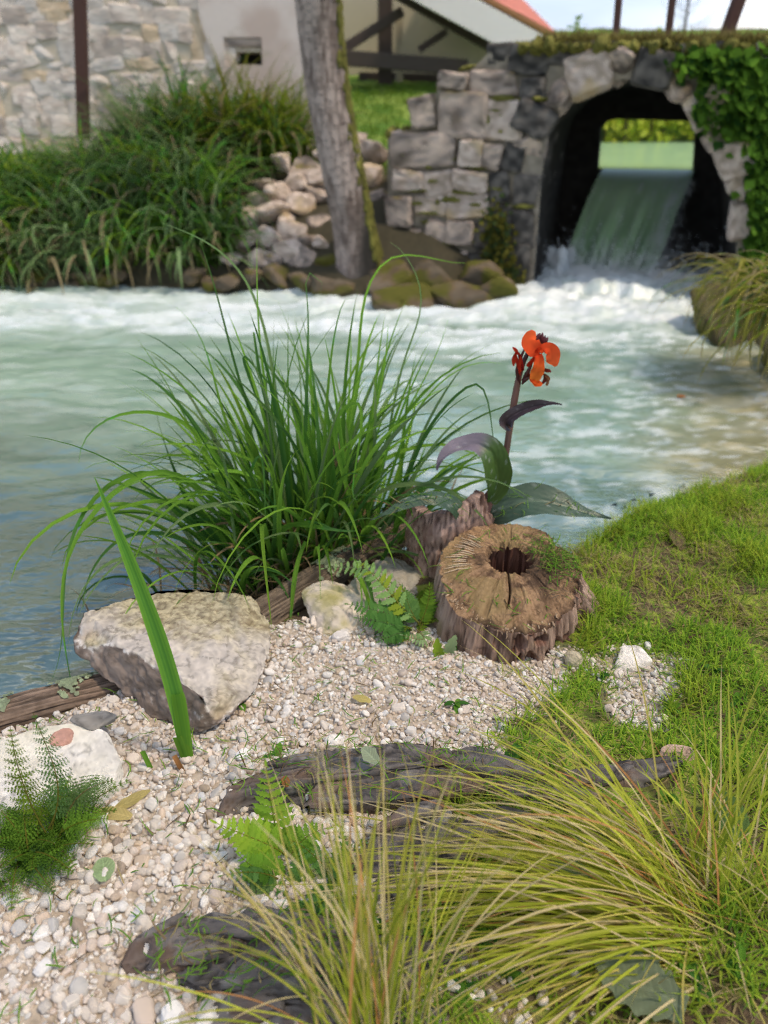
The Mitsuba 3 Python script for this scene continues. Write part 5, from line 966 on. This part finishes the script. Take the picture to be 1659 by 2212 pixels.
def sedge_set(n, seed, cx, cy, sx, sy):
    R = rs(seed); bx_ = R.normal(0, 1, n) * sx; by_ = R.normal(0, 1, n) * sy; base = np.stack([cx + bx_ + .30 * by_, cy + by_ * .7 + bx_ * .35, np.full(n, -.14)], -1); az = np.arctan2(by_ / sy, bx_ / sx) + R.normal(0, 1.0, n)
    el = np.clip(1.38 - .30 * np.hypot(bx_ / sx, by_ / sy) * .5 + R.normal(0, .14, n), .5, 1.52); L = R.uniform(.50, 1.06, n) * np.where(el < 1.15, .72, 1); dp = R.uniform(.35, 2.7, n) * np.where(R.random(n) < .35, .5, 1); c0 = sedge_colors(R, n); c1 = lerp(c0 * 1.3, (.17, .20, .05), R.random((n, 1)) * .5)
    sm = R.random(n) < .09; c0[sm] = (.26, .18, .09); c1[sm] = (.40, .29, .17); L[sm] *= .6
    return blades(base, az, el, dp, L, R.uniform(.0125, .024, n), 14, 1.9, .22, R.normal(0, .35, n), R.normal(0, .9, n), c0, c1, BW)
V, f, C = sedge_set(210, 151, -.27, 2.44, .165, .085)
for i in range(210): part(sg, 'leaf', (V[i], f), LEAF, color=C[i])
V, f, C = sedge_set(110, 152, -.27, 2.46, .175, .09); m, c = joined(V, f, C); part(sg, 'leaves', m, LEAF, color=c, kind='stuff')
R = rs(154); n = 46; bx_ = R.normal(0, .13, n); base = np.stack([-.22 + bx_, 2.46 + bx_ * .35 + R.normal(0, .05, n), np.full(n, -.14)], -1); c0 = sedge_colors(R, n)
V, f, C = blades(base, R.uniform(0, 6.28, n), np.clip(R.normal(1.46, .07, n), 1.2, 1.55), R.uniform(.15, 1.3, n), R.uniform(.72, 1.08, n), R.uniform(.0125, .022, n), 14, 2.6, .22, R.normal(0, .3, n), R.normal(0, .8, n), c0, c0 * 1.25, BW)
for i in range(n): part(sg, 'leaf', (V[i], f), LEAF, color=C[i])
R = rs(153); n = 360; base = np.stack([-.22 + R.normal(0, .2, n), 2.42 + R.normal(0, .07, n), np.full(n, -.14)], -1); base[:, 1] += (base[:, 0] + .22) * .35        # dead straw in the heart of the clump
V, f, C = blades(base, R.uniform(0, 6.28, n), R.normal(1.0, .3, n), R.uniform(.3, 2.2, n), R.uniform(.12, .4, n), R.uniform(.005, .011, n), 8, c0=lerp((.16, .11, .06), (.34, .25, .14), R.random((n, 1))), c1=(.40, .31, .19), bend=R.normal(0, .6, n)); m, c = joined(V, f, C); part(sg, 'dead_leaves', m, LEAF_MATT, color=c, kind='stuff')

# ---- single broad leaf in the gravel, its cut sheaths and stubs
ir = thing('iris_shoot', 'single tall bright green sword leaf rising from the gravel before the boulder', 'plant')
def sword(L, w, shape, c0, c1, name, fold=.16, label=None):
    P = spline([at_y(*q_) for q_ in L], 50); s = np.linspace(0, 1, 50); V, F = ribbon(P, w / 2 * np.interp(s, *shape), fold=fold, ref=(.25, -1, .35), ncross=13)
    x = np.tile(np.linspace(-1, 1, 13), 50); st_ = .5 + .5 * np.sin(x * 23); col = lerp(c0, c1, np.clip(.35 * st_ + .65 * np.abs(x) ** 1.5, 0, 1)[:, None]); part(ir, name, (V, F), LEAF, color=col, label=label)
g0 = gpt(408, 1640)
yi = g0[1]
sword([(406, 1645, yi + .01), (392, 1560, yi + .005), (362, 1440, yi), (322, 1320, yi), (272, 1190, yi + .01), (232, 1095, yi + .02), (204, 1030, yi + .03)], .039, ([0, .1, .25, .5, .75, .92, 1], [.7, .85, 1, .95, .66, .28, .03]), (.075, .26, .02), (.24, .50, .045), 'leaf')
sword([(407, 1646, yi - .005), (397, 1580, yi - .007), (384, 1500, yi - .006)], .031, ([0, .5, .9, 1], [.8, 1, 1.02, .9]), (.13, .33, .03), (.22, .44, .05), 'sheath', -.15)
sword([(404, 1648, yi - .012), (396, 1618, yi - .012), (386, 1592, yi - .012)], .030, ([0, .6, 1], [.75, 1, 1]), (.11, .27, .025), (.20, .38, .05), 'sheath', -.2)
sb = thing('cut_leaf_stub', 'short bright green cut leaf stub in the gravel left of the sword leaf', 'plant'); P = spline([gpt(326, 1660), gpt(326, 1660) + [-.006, 0, .03], gpt(326, 1660) + [-.012, .0, .058]], 10); V, F = ribbon(P, np.full(10, .006), ref=(.2, -1, .3), ncross=5); put(sb, (V, F), LEAF, color=np.broadcast_to((.17, .36, .06), V.shape))
sb = thing('dried_leaf_stub', 'small brown yellow dried leaf stub at the foot of the sword leaf', 'plant'); P = spline([gpt(396, 1668), gpt(396, 1668) + [-.012, .01, .02], gpt(396, 1668) + [-.022, .02, .034]], 10); V, F = ribbon(P, np.full(10, .006), ref=(.2, -1, .6), ncross=5); put(sb, (V, F), LEAF_MATT, color=lerp((.16, .08, .03), (.42, .25, .06), np.repeat(np.linspace(0, 1, 10), 5)[:, None]))

# ---- ferns
def pinna(L, w, lobes, droopv, seed, ncross=3):
    s = np.linspace(0, 1, 3 * lobes + 2); P = np.stack([s * L, 0 * s, -droopv * s ** 2 * L], -1)
    wv = w * np.sin(np.pi * np.clip(.12 + s * .88, 0, 1)) ** .7 * (1 - .38 * (np.arange(len(s)) % 3 == 0)); wv[-1] = .0006
    x = np.linspace(-1, 1, ncross); V = P[:, None] + np.stack([-.25 * w * np.abs(x), x, .12 * np.abs(x) * 0 + 0 * x], -1)[None] * np.array([1, 1, 1])
    V[..., 1] = x[None] * wv[:, None]; V[..., 2] += .25 * np.abs(x)[None] * wv[:, None]
    return V.reshape(-1, 3), grid_faces(len(s), ncross)
def frond(path, ref, length, npin, maxw, seed, c0, c1, lobes=4, taper=(([0, .12, .45, .8, 1], [.5, .85, 1, .5, .08])), wr=.22, droopv=.25, start=.12, bip=False):
    R = rs(seed); P = spline(path, 60); t, a, b = frames(P, ref); bag = Bag(); V, F = tube(P, np.linspace(.0022, .0006, 60), 5); bag.add(V, F, lerp((.16, .12, .05), c1, .4))
    for i in range(npin):
        f = start + (1 - start) * (i + .3) / npin; k = min(58, int(f * 59)); L = maxw * np.interp(f, *taper)
        for sd in (-1, 1):
            d = norm(a[k] * sd + t[k] * .45 + b[k] * R.normal(.05, .12)); nn = norm(np.cross(d, np.cross(b[k], d))); y = np.cross(nn, d); M = np.array([d, y, nn]); col = lerp(c0, c1, R.random() * .7 + .3 * f)
            if bip:
                m_ = max(4, int(L / .0065)); V, F = tube(np.array([P[k], P[k] + d * L * .55 - nn * .02 * L, P[k] + d * L - nn * .1 * L]), [.0008, .0006, .0003], 3, caps=False); bag.add(V, F, col)
                for j in range(m_):
                    g_ = (j + .5) / m_; l2 = .012 * (1 - g_ * .75) * min(1, L / .05) + .002
                    for s2 in (-1, 1):
                        o = P[k] + d * L * g_ - nn * .06 * L * g_ ** 2; dd = norm(y * s2 + d * .5 + nn * R.normal(0, .25)); e = np.cross(nn, dd)
                        bag.add(np.array([o, o + dd * l2 * .45 - e * l2 * .3, o + dd * l2, o + dd * l2 * .5 + e * l2 * .3]), np.array([[0, 1, 2], [0, 2, 3]]), col * R.uniform(.8, 1.2))
            else:
                V, F = pinna(L, L * wr, lobes, droopv * R.uniform(.5, 1.4), seed + i); bag.add(V @ M + P[k], F, col * R.uniform(.88, 1.12))
    if not bip:
        V, F = pinna(maxw * .35, maxw * .06, 4, .1, seed); M = np.array([t[-1], np.cross(b[-1], t[-1]), b[-1]]); bag.add(V @ M + P[-1], F, c1)
    return bag
def put_frond(parent, bag, label=None): part(parent, 'frond', bag.mesh(), LEAF, color=bag.color(), label=label)
def arc(p, az, el, L, dr_, n=6):
    P = [np.array(p, float)]
    for i in range(n): e = el - dr_ * ((i + .5) / n); P.append(P[-1] + L / n * np.array([math.cos(e) * math.cos(az), math.cos(e) * math.sin(az), math.sin(e)]))
    return np.array(P)
fe = thing('lacy_fern', 'fine lacy green fern at the left picture edge by the white slab', 'fern'); p0 = gpt(95, 1830); R = rs(160)
for i in range(25):
    az = i / 25 * 6.28 + R.normal(0, .2); put_frond(fe, frond(arc(p0 + [R.normal(0, .03), R.normal(0, .03), 0], az, R.uniform(.55, 1.25), R.uniform(.11, .21), R.uniform(.5, 1.5)), (.05, .02, 1), .2, 14, .038, 400 + i, (.055, .13, .02), (.17, .31, .055), bip=True))
for i, (L, c0, c1) in enumerate([([(100, 1800, 1.13), (60, 1720, 1.14), (35, 1640, 1.15), (22, 1570, 1.16)], (.11, .17, .03), (.20, .32, .06)), ([(105, 1790, 1.14), (125, 1700, 1.16), (100, 1610, 1.17), (72, 1540, 1.18)], (.10, .19, .04), (.20, .33, .09)), ([(130, 1800, 1.12), (180, 1775, 1.10), (235, 1768, 1.08)], (.13, .26, .03), (.24, .42, .05)),
                                  ([(140, 1780, 1.14), (190, 1705, 1.17), (246, 1686, 1.19)], (.10, .17, .05), (.17, .27, .08)), ([(60, 1840, 1.10), (110, 1855, 1.06), (160, 1885, 1.03)], (.10, .2, .03), (.17, .30, .05)), ([(50, 1840, 1.10), (80, 1880, 1.04), (118, 1930, 1.0)], (.07, .15, .03), (.14, .25, .05))]):
    put_frond(fe, frond([at_y(*q_) for q_ in L], (0, -.6, .8), .2, 20, .040, 440 + i, c0, c1, bip=True))
f2 = thing('bright_fern', 'bright yellow green fern in front of the long driftwood beam', 'fern')
for i, (L, mw, c0, c1) in enumerate([([(615, 1850, 1.13), (596, 1790, 1.13), (585, 1730, 1.135), (575, 1655, 1.14)], .052, (.22, .40, .05), (.32, .52, .09)), ([(620, 1850, 1.10), (570, 1820, 1.09), (520, 1800, 1.085), (468, 1778, 1.08)], .050, (.22, .40, .045), (.36, .55, .10)), ([(620, 1860, 1.10), (640, 1830, 1.09), (675, 1800, 1.09), (705, 1790, 1.09)], .045, (.18, .34, .05), (.26, .44, .08)),
                                      ([(625, 1900, 1.06), (560, 1880, 1.05), (520, 1850, 1.05)], .045, (.15, .31, .05), (.22, .42, .07)), ([(640, 1950, 1.03), (580, 1930, 1.02), (500, 1925, 1.02)], .034, (.13, .27, .10), (.2, .36, .14)), ([(650, 1960, 1.03), (690, 1900, 1.05), (700, 1840, 1.07)], .04, (.10, .24, .05), (.16, .33, .07)), ([(650, 1980, 1.0), (620, 1960, 1.0), (560, 2000, .97)], .04, (.08, .2, .04), (.13, .28, .06)), ([(660, 1960, 1.02), (650, 1890, 1.05), (640, 1850, 1.06)], .038, (.12, .26, .06), (.18, .36, .09))]):
    put_frond(f2, frond([at_y(*q_) for q_ in L], (0, -.75, .65), .2, 11, mw, 460 + i, c0, c1, 4, ([0, .15, .45, .8, 1], [.55, .95, 1, .55, .2]), .235, .15))
R = rs(163); p0 = gpt(650, 1950)
for i in range(12): put_frond(f2, frond(arc(p0 + [R.normal(.02, .04), R.normal(0, .04), 0], R.uniform(0, 6.28), R.uniform(.4, 1.2), R.uniform(.08, .15), R.uniform(.5, 1.4)), (.05, .02, 1), .2, 9, .032, 480 + i, (.07, .17, .03), (.15, .29, .06), 4, wr=.24))
f3 = thing('stone_fern', 'green fern growing between the mossy stone, the grey stone and the hollow stump', 'fern'); R = rs(165); p0 = gpt(860, 1350)
for i, (L, mw, c0, c1) in enumerate([([(905, 1345, 1.90), (850, 1290, 1.93), (805, 1240, 1.98), (775, 1215, 2.03)], .050, (.24, .34, .06), (.40, .52, .15)), ([(860, 1270, 1.95), (790, 1232, 2.02), (700, 1228, 2.06)], .04, (.24, .40, .10), (.38, .54, .20)), ([(880, 1350, 1.90), (810, 1318, 1.90), (752, 1305, 1.93)], .045, (.07, .20, .05), (.13, .30, .09)), ([(880, 1360, 1.87), (830, 1345, 1.86), (772, 1335, 1.87)], .04, (.07, .19, .04), (.12, .27, .06)), ([(890, 1360, 1.86), (855, 1370, 1.83), (820, 1385, 1.81)], .035, (.07, .18, .04), (.12, .27, .06)),
                                      ([(900, 1360, 1.87), (915, 1380, 1.82), (870, 1372, 1.81)], .03, (.24, .31, .09), (.40, .45, .2)), ([(905, 1350, 1.9), (925, 1300, 1.93), (928, 1265, 1.95)], .035, (.09, .2, .03), (.18, .3, .06)), ([(905, 1350, 1.9), (880, 1300, 1.93), (870, 1268, 1.97)], .04, (.09, .2, .04), (.18, .32, .08))]):
    put_frond(f3, frond([at_y(*q_) for q_ in L], (0, -.6, .8), .2, 11, mw, 500 + i, c0, c1, 4, ([0, .15, .45, .8, 1], [.5, .9, 1, .55, .15]), .21, .2))
for i in range(20): put_frond(f3, frond(arc(p0 + [R.normal(.03, .045), R.normal(.02, .05), 0], R.uniform(0, 6.28), R.uniform(.4, 1.25), R.uniform(.07, .15), R.uniform(.4, 1.4)), (.05, .02, 1), .2, 10, .024, 520 + i, (.09, .16, .03), (.20, .31, .06), 4, wr=.25))
lf = thing('lobed_plant', 'small pale lobed leaf plant at the left foot of the hollow stump', 'plant')
for i, (L, w, c) in enumerate([([(965, 1420, 1.80), (975, 1392, 1.80), (985, 1372, 1.81)], .018, (.36, .40, .18)), ([(955, 1425, 1.79), (945, 1400, 1.79), (945, 1378, 1.80)], .016, (.24, .38, .07)), ([(975, 1420, 1.80), (995, 1400, 1.82), (1020, 1398, 1.83)], .016, (.06, .17, .03))]):
    P = spline([at_y(*q_) for q_ in L], 20); wv = w * np.sin(np.pi * np.linspace(.12, 1, 20)) ** .6 * (1 - .3 * (np.arange(20) % 4 == 0)); V, F = ribbon(P, np.maximum(wv, .001), ref=(0, -1, .5), ncross=5); part(lf, 'leaf', (V, F), LEAF, color=np.broadcast_to(c, V.shape))

# ---- yellow hair sedge
YG = np.array([(.34, .39, .035), (.44, .47, .05), (.26, .32, .05), (.50, .43, .13), (.60, .50, .28), (.66, .54, .38), (.52, .27, .10), (.19, .27, .04)])
def hair(key, p, n, seed, az, azs, el, els, L, dp, spread, W=(.002, .0038), prob=(.22, .24, .08, .12, .17, .14, .05, .02), nparts=0, power=1.4):
    R = rs(seed); base = np.stack([p[0] + R.normal(0, spread, n), p[1] + R.normal(0, spread, n), np.zeros(n)], -1); base[:, 2] = gz(base[:, 0], base[:, 1]) - .01
    i = R.choice(8, n, p=np.array(prob) / sum(prob)); c0 = np.minimum(YG[i] * R.uniform(.95, 1.45, (n, 1)), .8); c1 = lerp(c0, (.52, .42, .22), R.random((n, 1)) * .6)
    V, f, C = blades(base, R.normal(az, azs, n), np.clip(R.normal(el, els, n), .15, 1.5), R.uniform(*dp, n), R.uniform(*L, n), R.uniform(*W, n), 14, power, .2, R.normal(0, .25, n), R.normal(0, .6, n), c0, c1, lambda s: np.minimum(1, (1 - s) * 3) ** .8)
    for j in range(nparts): part(key, 'leaf', (V[j], f), LEAF, color=C[j])
    m, c = joined(V[nparts:], f, C[nparts:]); part(key, 'leaves', m, LEAF, color=c, kind='stuff')
hs = thing('yellow_sedge', 'arching yellow green hair sedge tuft sweeping left across the lower right', 'sedge'); p = gpt(1500, 1990)
hair(hs, p, 220, 170, 3.02, .20, .44, .14, (.40, .80), (.60, 1.25), .035, (.0026, .0046), nparts=60)
hair(hs, p + [-.02, -.05, 0], 60, 171, 3.36, .22, .38, .14, (.36, .66), (.7, 1.3), .035, (.003, .0052), nparts=30)
hair(hs, p + [.0, .06, 0], 60, 172, 2.70, .28, .62, .2, (.35, .62), (.9, 1.7), .04, (.003, .005), nparts=20)
hair(hs, p, 24, 176, 2.5, .4, 1.0, .15, (.5, .8), (1.0, 1.8), .03, (.003, .005), nparts=20)
hair(hs, p + [-.05, 0, 0], 90, 179, 3.0, 1.2, .25, .12, (.10, .30), (.3, 1.2), .07, (.002, .004), (.05, .05, .03, .15, .35, .3, .05, .02))
h2 = thing('straw_stalks', 'upright clump of green and straw coloured grass stalks at the bottom middle', 'grass'); p = at_z(800, 2290, 0)
hair(h2, p, 80, 173, 1.9, 1.0, 1.36, .10, (.35, .64), (.15, .75), .028, (.0026, .0046), (.22, .1, .22, .1, .2, .1, .03, .1), nparts=50)
hair(h2, p + [.04, .02, 0], 30, 177, 1.2, .7, 1.15, .15, (.3, .6), (.5, 1.4), .04, (.0022, .004), (.3, .2, .2, .1, .1, .05, .05, .1), nparts=10)
hair(h2, p + [-.02, .03, 0], 16, 178, 2.7, .4, 1.2, .12, (.28, .52), (.9, 2.2), .03, (.0022, .004), nparts=8)
h3 = thing('upright_sedge', 'upright yellow green sedge tuft at the right picture edge', 'sedge'); p = gpt(1545, 1900)
hair(h3, p, 56, 174, 1.4, 1.1, 1.28, .16, (.22, .46), (.2, .9), .035, (.003, .0055), (.3, .3, .15, .05, .05, .02, .08, .1), nparts=40)
hair(h3, gpt(1700, 1990), 50, 175, 1.2, 1.6, 1.05, .25, (.2, .42), (.3, 1.5), .05, (.0025, .0045), nparts=10)

# pale grass tuft on the right bank
h4 = thing('pale_grass_tuft', 'pale yellow green grass tuft hanging over the water at the right edge', 'grass'); R = rs(180); n = 520; c_ = at_y(1715, 640, 4.9)
base = c_ + R.normal(0, 1, (n, 3)) * [.16, .2, .06]; i = R.choice(4, n, p=[.4, .3, .2, .1]); c0 = np.array([(.20, .27, .05), (.30, .34, .09), (.40, .35, .19), (.12, .19, .03)])[i]
V, f, C = blades(base, R.normal(3.5, .7, n), R.normal(.7, .3, n), R.uniform(1.6, 3.0, n), R.uniform(.35, .72, n), R.uniform(.010, .02, n), 9, 1.1, c0=c0, c1=lerp(c0, (.44, .40, .22), .5), bend=R.normal(0, .3, n)); m, c = joined(V, f, C); part(h4, 'leaves', m, LEAF, color=c, kind='stuff')
hm = at_y(1815, 775, 5.0); V, F = lump(3, (.8, 1.0, 1.0), 181, .7, .2, 1.6); t = thing('bank_mound', 'dark earthy bank face under the pale grass tuft', 'bank'); put(t, (V + hm - [0, 0, .22], F), MOSSROCK)

# ---- lawn
R = rs(190); n = 380000; q = np.stack([R.uniform(-.2, 3.3, n), R.uniform(.55, 4.6, n)], -1); ok = (q[:, 0] < .60 * (q[:, 1] + .45) + .9); q = q[ok]
h, dn, _, _ = ground_height(q[:, 0], q[:, 1]); gd = gravel_density(q[:, 0], q[:, 1]); P3 = np.c_[q, 0 * h]; bare = fbm(P3 * 3.4, 3, 8); cl_ = fbm(P3 * 7, 3, 9)
far_ = smooth01(1.2, 3.0, q[:, 1])
dens = np.clip((1 - gd * 1.05), 0, 1) * smooth01(.0, .10, dn) * (.45 + .55 * smooth01(.36, .52, bare)) * lerp(1, .75, far_) * np.where(q[:, 1] < 1.9, .75, 1)
keep = (R.random(len(q)) < dens) & (np.hypot(q[:, 0] - SC[0], (q[:, 1] - SC[1])) > .235) & ((q[:, 0] > .42 + .0 * q[:, 1]) | (q[:, 1] < 1.75)); q, h, bare, cl_ = q[keep], h[keep], bare[keep], cl_[keep]; n = len(q)
gcol = lerp((.12, .28, .03), (.42, .60, .09), R.random((n, 1))); gcol = lerp(gcol, (.42, .46, .05), smooth01(.50, .66, cl_)[:, None] * .8 * R.random((n, 1))); dry = R.random(n) < .22 + .5 * smooth01(.5, .4, bare); gcol[dry] = lerp((.26, .20, .09), (.52, .44, .22), R.random((dry.sum(), 1)))
L = R.uniform(.028, .075, n) * (.8 + .8 * smooth01(.45, .65, cl_)); el = R.normal(.95, .35, n); el[dry] = R.normal(.25, .2, dry.sum())
V, f, C = blades(np.c_[q, h - .003], R.uniform(0, 6.28, n), el, R.uniform(.1, 1.4, n), L, R.uniform(.0026, .0048, n), 2, three=False, c0=gcol * .85, c1=gcol * 1.2 + .01, bend=R.normal(0, .5, n))
m, c = joined(V, f, C); struct('lawn_grass', m, LEAF_MATT, 'patchy mossy lawn grass on the right bank', color=c, kind='stuff', cat='grass')

# ---- grass clippings strewn over gravel, stump, stones and driftwood
R = rs(195); pts = []
q, h = gravel_points(R, 1700, -1.1, 1.0, .66, 2.0); pts.append(np.c_[q, h + R.uniform(.008, .02, len(h))])
for k in range(340):                                     # a heap on the right of the stump top
    a_ = R.normal(.30, .28); r_ = RT * np.clip(R.normal(.72, .14), .45, .98); pts.append([[SC[0] + r_ * math.cos(a_), SC[1] + r_ * math.sin(a_), float(top_z(r_ * math.cos(a_), r_ * math.sin(a_), np.array(r_ / RT))) + R.uniform(.003, .022)]])
for k in range(110):
    a_ = R.uniform(0, 6.28); r_ = RT * R.uniform(.45, .98); pts.append([[SC[0] + r_ * math.cos(a_), SC[1] + r_ * math.sin(a_), float(top_z(r_ * math.cos(a_), r_ * math.sin(a_), np.array(r_ / RT))) + .006]])
for k in range(700):
    p = gpt(R.uniform(500, 1300), R.uniform(1640, 1760)) if k < 450 else gpt(R.uniform(330, 800), R.uniform(2020, 2180)); pts.append([p + [0, 0, R.uniform(.05, .09)]])
for V_ in CLIP: pts.append(V_[R.integers(0, len(V_), 45)] + [0, 0, .004])
P = np.vstack(pts); n = len(P); c = lerp((.08, .22, .03), (.22, .40, .07), R.random((n, 1))); dryc = R.random(n) < .30; c[dryc] = lerp((.10, .065, .04), (.42, .34, .17), R.random((dryc.sum(), 1)))
V, f, C = blades(P, R.uniform(0, 6.28, n), R.normal(.05, .25, n), R.normal(.1, .5, n), R.uniform(.012, .06, n), R.uniform(.0015, .0035, n), 4, three=False, c0=c, c1=c, bend=R.normal(0, .9, n)); m, c = joined(V, f, C)
struct('grass_clippings', m, LEAF_MATT, 'loose mown grass clippings strewn over gravel, stump and driftwood', color=c, kind='stuff', cat='grass clippings')

# ---- fallen leaves and small weeds
def fallen(name, u, v, w, L, rz, tilt, col, label, teeth=0, seed=0, lift=.02, cat='leaf', bsdf=LEAF_MATT, veins=True):
    n = 30; s = np.linspace(0, 1, n); x = np.linspace(-1, 1, 17); R = rs(seed); wv = w / 2 * np.sin(np.pi * np.clip(.06 + s * .94, 0, 1)) ** .6
    if teeth: wv = wv * (1 - .22 * np.abs(np.sin(s * np.pi * teeth)))
    X = x[None] * wv[:, None]; Y = (s[:, None] - .5) * L - .12 * L * np.abs(x)[None] ** 2 * (s[:, None] > .1) * -1 * .3; Z = .10 * L * (fbm(np.stack([X / L * 4, Y / L * 4, 0 * X], -1), 3, seed) - .5) + .12 * np.abs(X)
    c, s_ = math.cos(rz), math.sin(rz); V = np.stack([X * c - Y * s_, X * s_ + Y * c, Z + tilt * (X * s_ + Y * c)], -1).reshape(-1, 3) + gpt(u, v) + [0, 0, lift]
    vn = np.exp(-(np.abs(x)[None] / .05) ** 2) + .8 * np.exp(-((np.mod(s[:, None] * 7 - np.abs(x)[None] * 1.6, 1) - .5) / .10) ** 2) if veins else 0 * X
    C = np.array(col) * (1 + .3 * (fbm(V * 40, 3, seed) - .5))[:, None]; C = lerp(C, np.array(col) * 1.5 + .03, np.clip(vn, 0, 1).reshape(-1, 1) * .6)
    t = thing(name, label, cat); put(t, (V, grid_faces(n, 17)), bsdf, color=C)
fallen('fallen_leaf', 1375, 2150, .125, .16, 1.0, .15, (.19, .245, .16), 'large grey green leaf lying upside down at the bottom right', 5, 1, .035)
fallen('fallen_leaf', 1225, 1965, .03, .085, 1.35, .2, (.14, .20, .10), 'small grey green curled leaf caught in the yellow sedge', 0, 2, .12)
fallen('fallen_leaf', 1462, 1172, .06, .085, .3, .5, (.25, .19, .12), 'dry brown leaf on the lawn near the water', 3, 3, .02)
fallen('fallen_leaf', 800, 1700, .04, .05, .8, .3, (.34, .44, .33), 'pale grey green curled leaf on the driftwood beam', 2, 4, .10)
fallen('fallen_leaf', 285, 1742, .028, .09, -.9, .1, (.45, .48, .18), 'long pale yellow leaf beside the lacy fern', 0, 5, .018)
fallen('fallen_leaf', 250, 1768, .035, .08, 1.4, .1, (.58, .50, .22), 'yellow leaf under the tip of the lacy fern', 0, 6, .016)
fallen('fallen_leaf', 228, 1892, .045, .055, .4, .1, (.40, .48, .24), 'pale green heart shaped leaf on the gravel below the lacy fern', 0, 7, .02)
fallen('fallen_leaf', 1575, 1790, .07, .10, .3, .6, (.13, .20, .05), 'green rounded leaf at the root of the yellow sedge', 0, 8, .03)
fallen('fallen_leaf', 620, 1730, .02, .03, .3, .1, (.40, .12, .05), 'tiny red leaf near the driftwood', 0, 9, .06)
fallen('fallen_leaf', 782, 1520, .025, .05, 1.2, .1, (.60, .46, .18), 'small yellow leaf on the gravel in front of the hollow stump', 0, 10, .016)
wl_ = at_z(1470, 862, WATER); V, F = lump(2, (.05, .035, .012), 3, .8, .2); t = thing('floating_leaf', 'tiny yellow leaf floating on the water right of the canna', 'leaf'); put(t, (V + wl_ + [0, 0, .02], F), LEAF_MATT, color=np.broadcast_to((.55, .36, .05), V.shape))
R = rs(198)
for i, (u, v) in enumerate([(520, 1522), (985, 1525), (1118, 1640), (580, 1690), (455, 2130), (1295, 1465), (1440, 1720), (600, 1640), (930, 2000), (1330, 1880), (1160, 1960), (1540, 1450), (1585, 1520), (1450, 1540), (840, 1900), (870, 1950), (900, 2010), (950, 2060), (820, 2020), (720, 1930), (745, 1880), (980, 1960), (1040, 2040), (700, 2000), (1100, 2110), (1000, 2150), (1480, 2080), (1520, 2140), (1600, 2090)]):
    p = gpt(u, v); bag = Bag()
    for k in range(R.integers(3, 7) + 5 * (i > 13)):
        az = R.uniform(0, 6.28); P = arc(p + [0, 0, .004], az, R.uniform(.3, .9), R.uniform(.02, .045), .9, 5); V, F = ribbon(spline(P, 9), np.maximum(R.uniform(.006, .011) * np.sin(np.pi * np.linspace(.1, 1, 9)) ** .7, .0006), ref=(0, 0, 1), ncross=5); bag.add(V, F, lerp((.05, .15, .03), (.16, .34, .06), R.random()))
    t = thing('clover_sprig', 'tiny green seedling sprouting in gravel or grass', 'seedling', 'tiny seedlings scattered in gravel and grass'); put(t, bag.mesh(), LEAF, color=bag.color())
print('triangles', tri_count(), 'entries', len(scene))
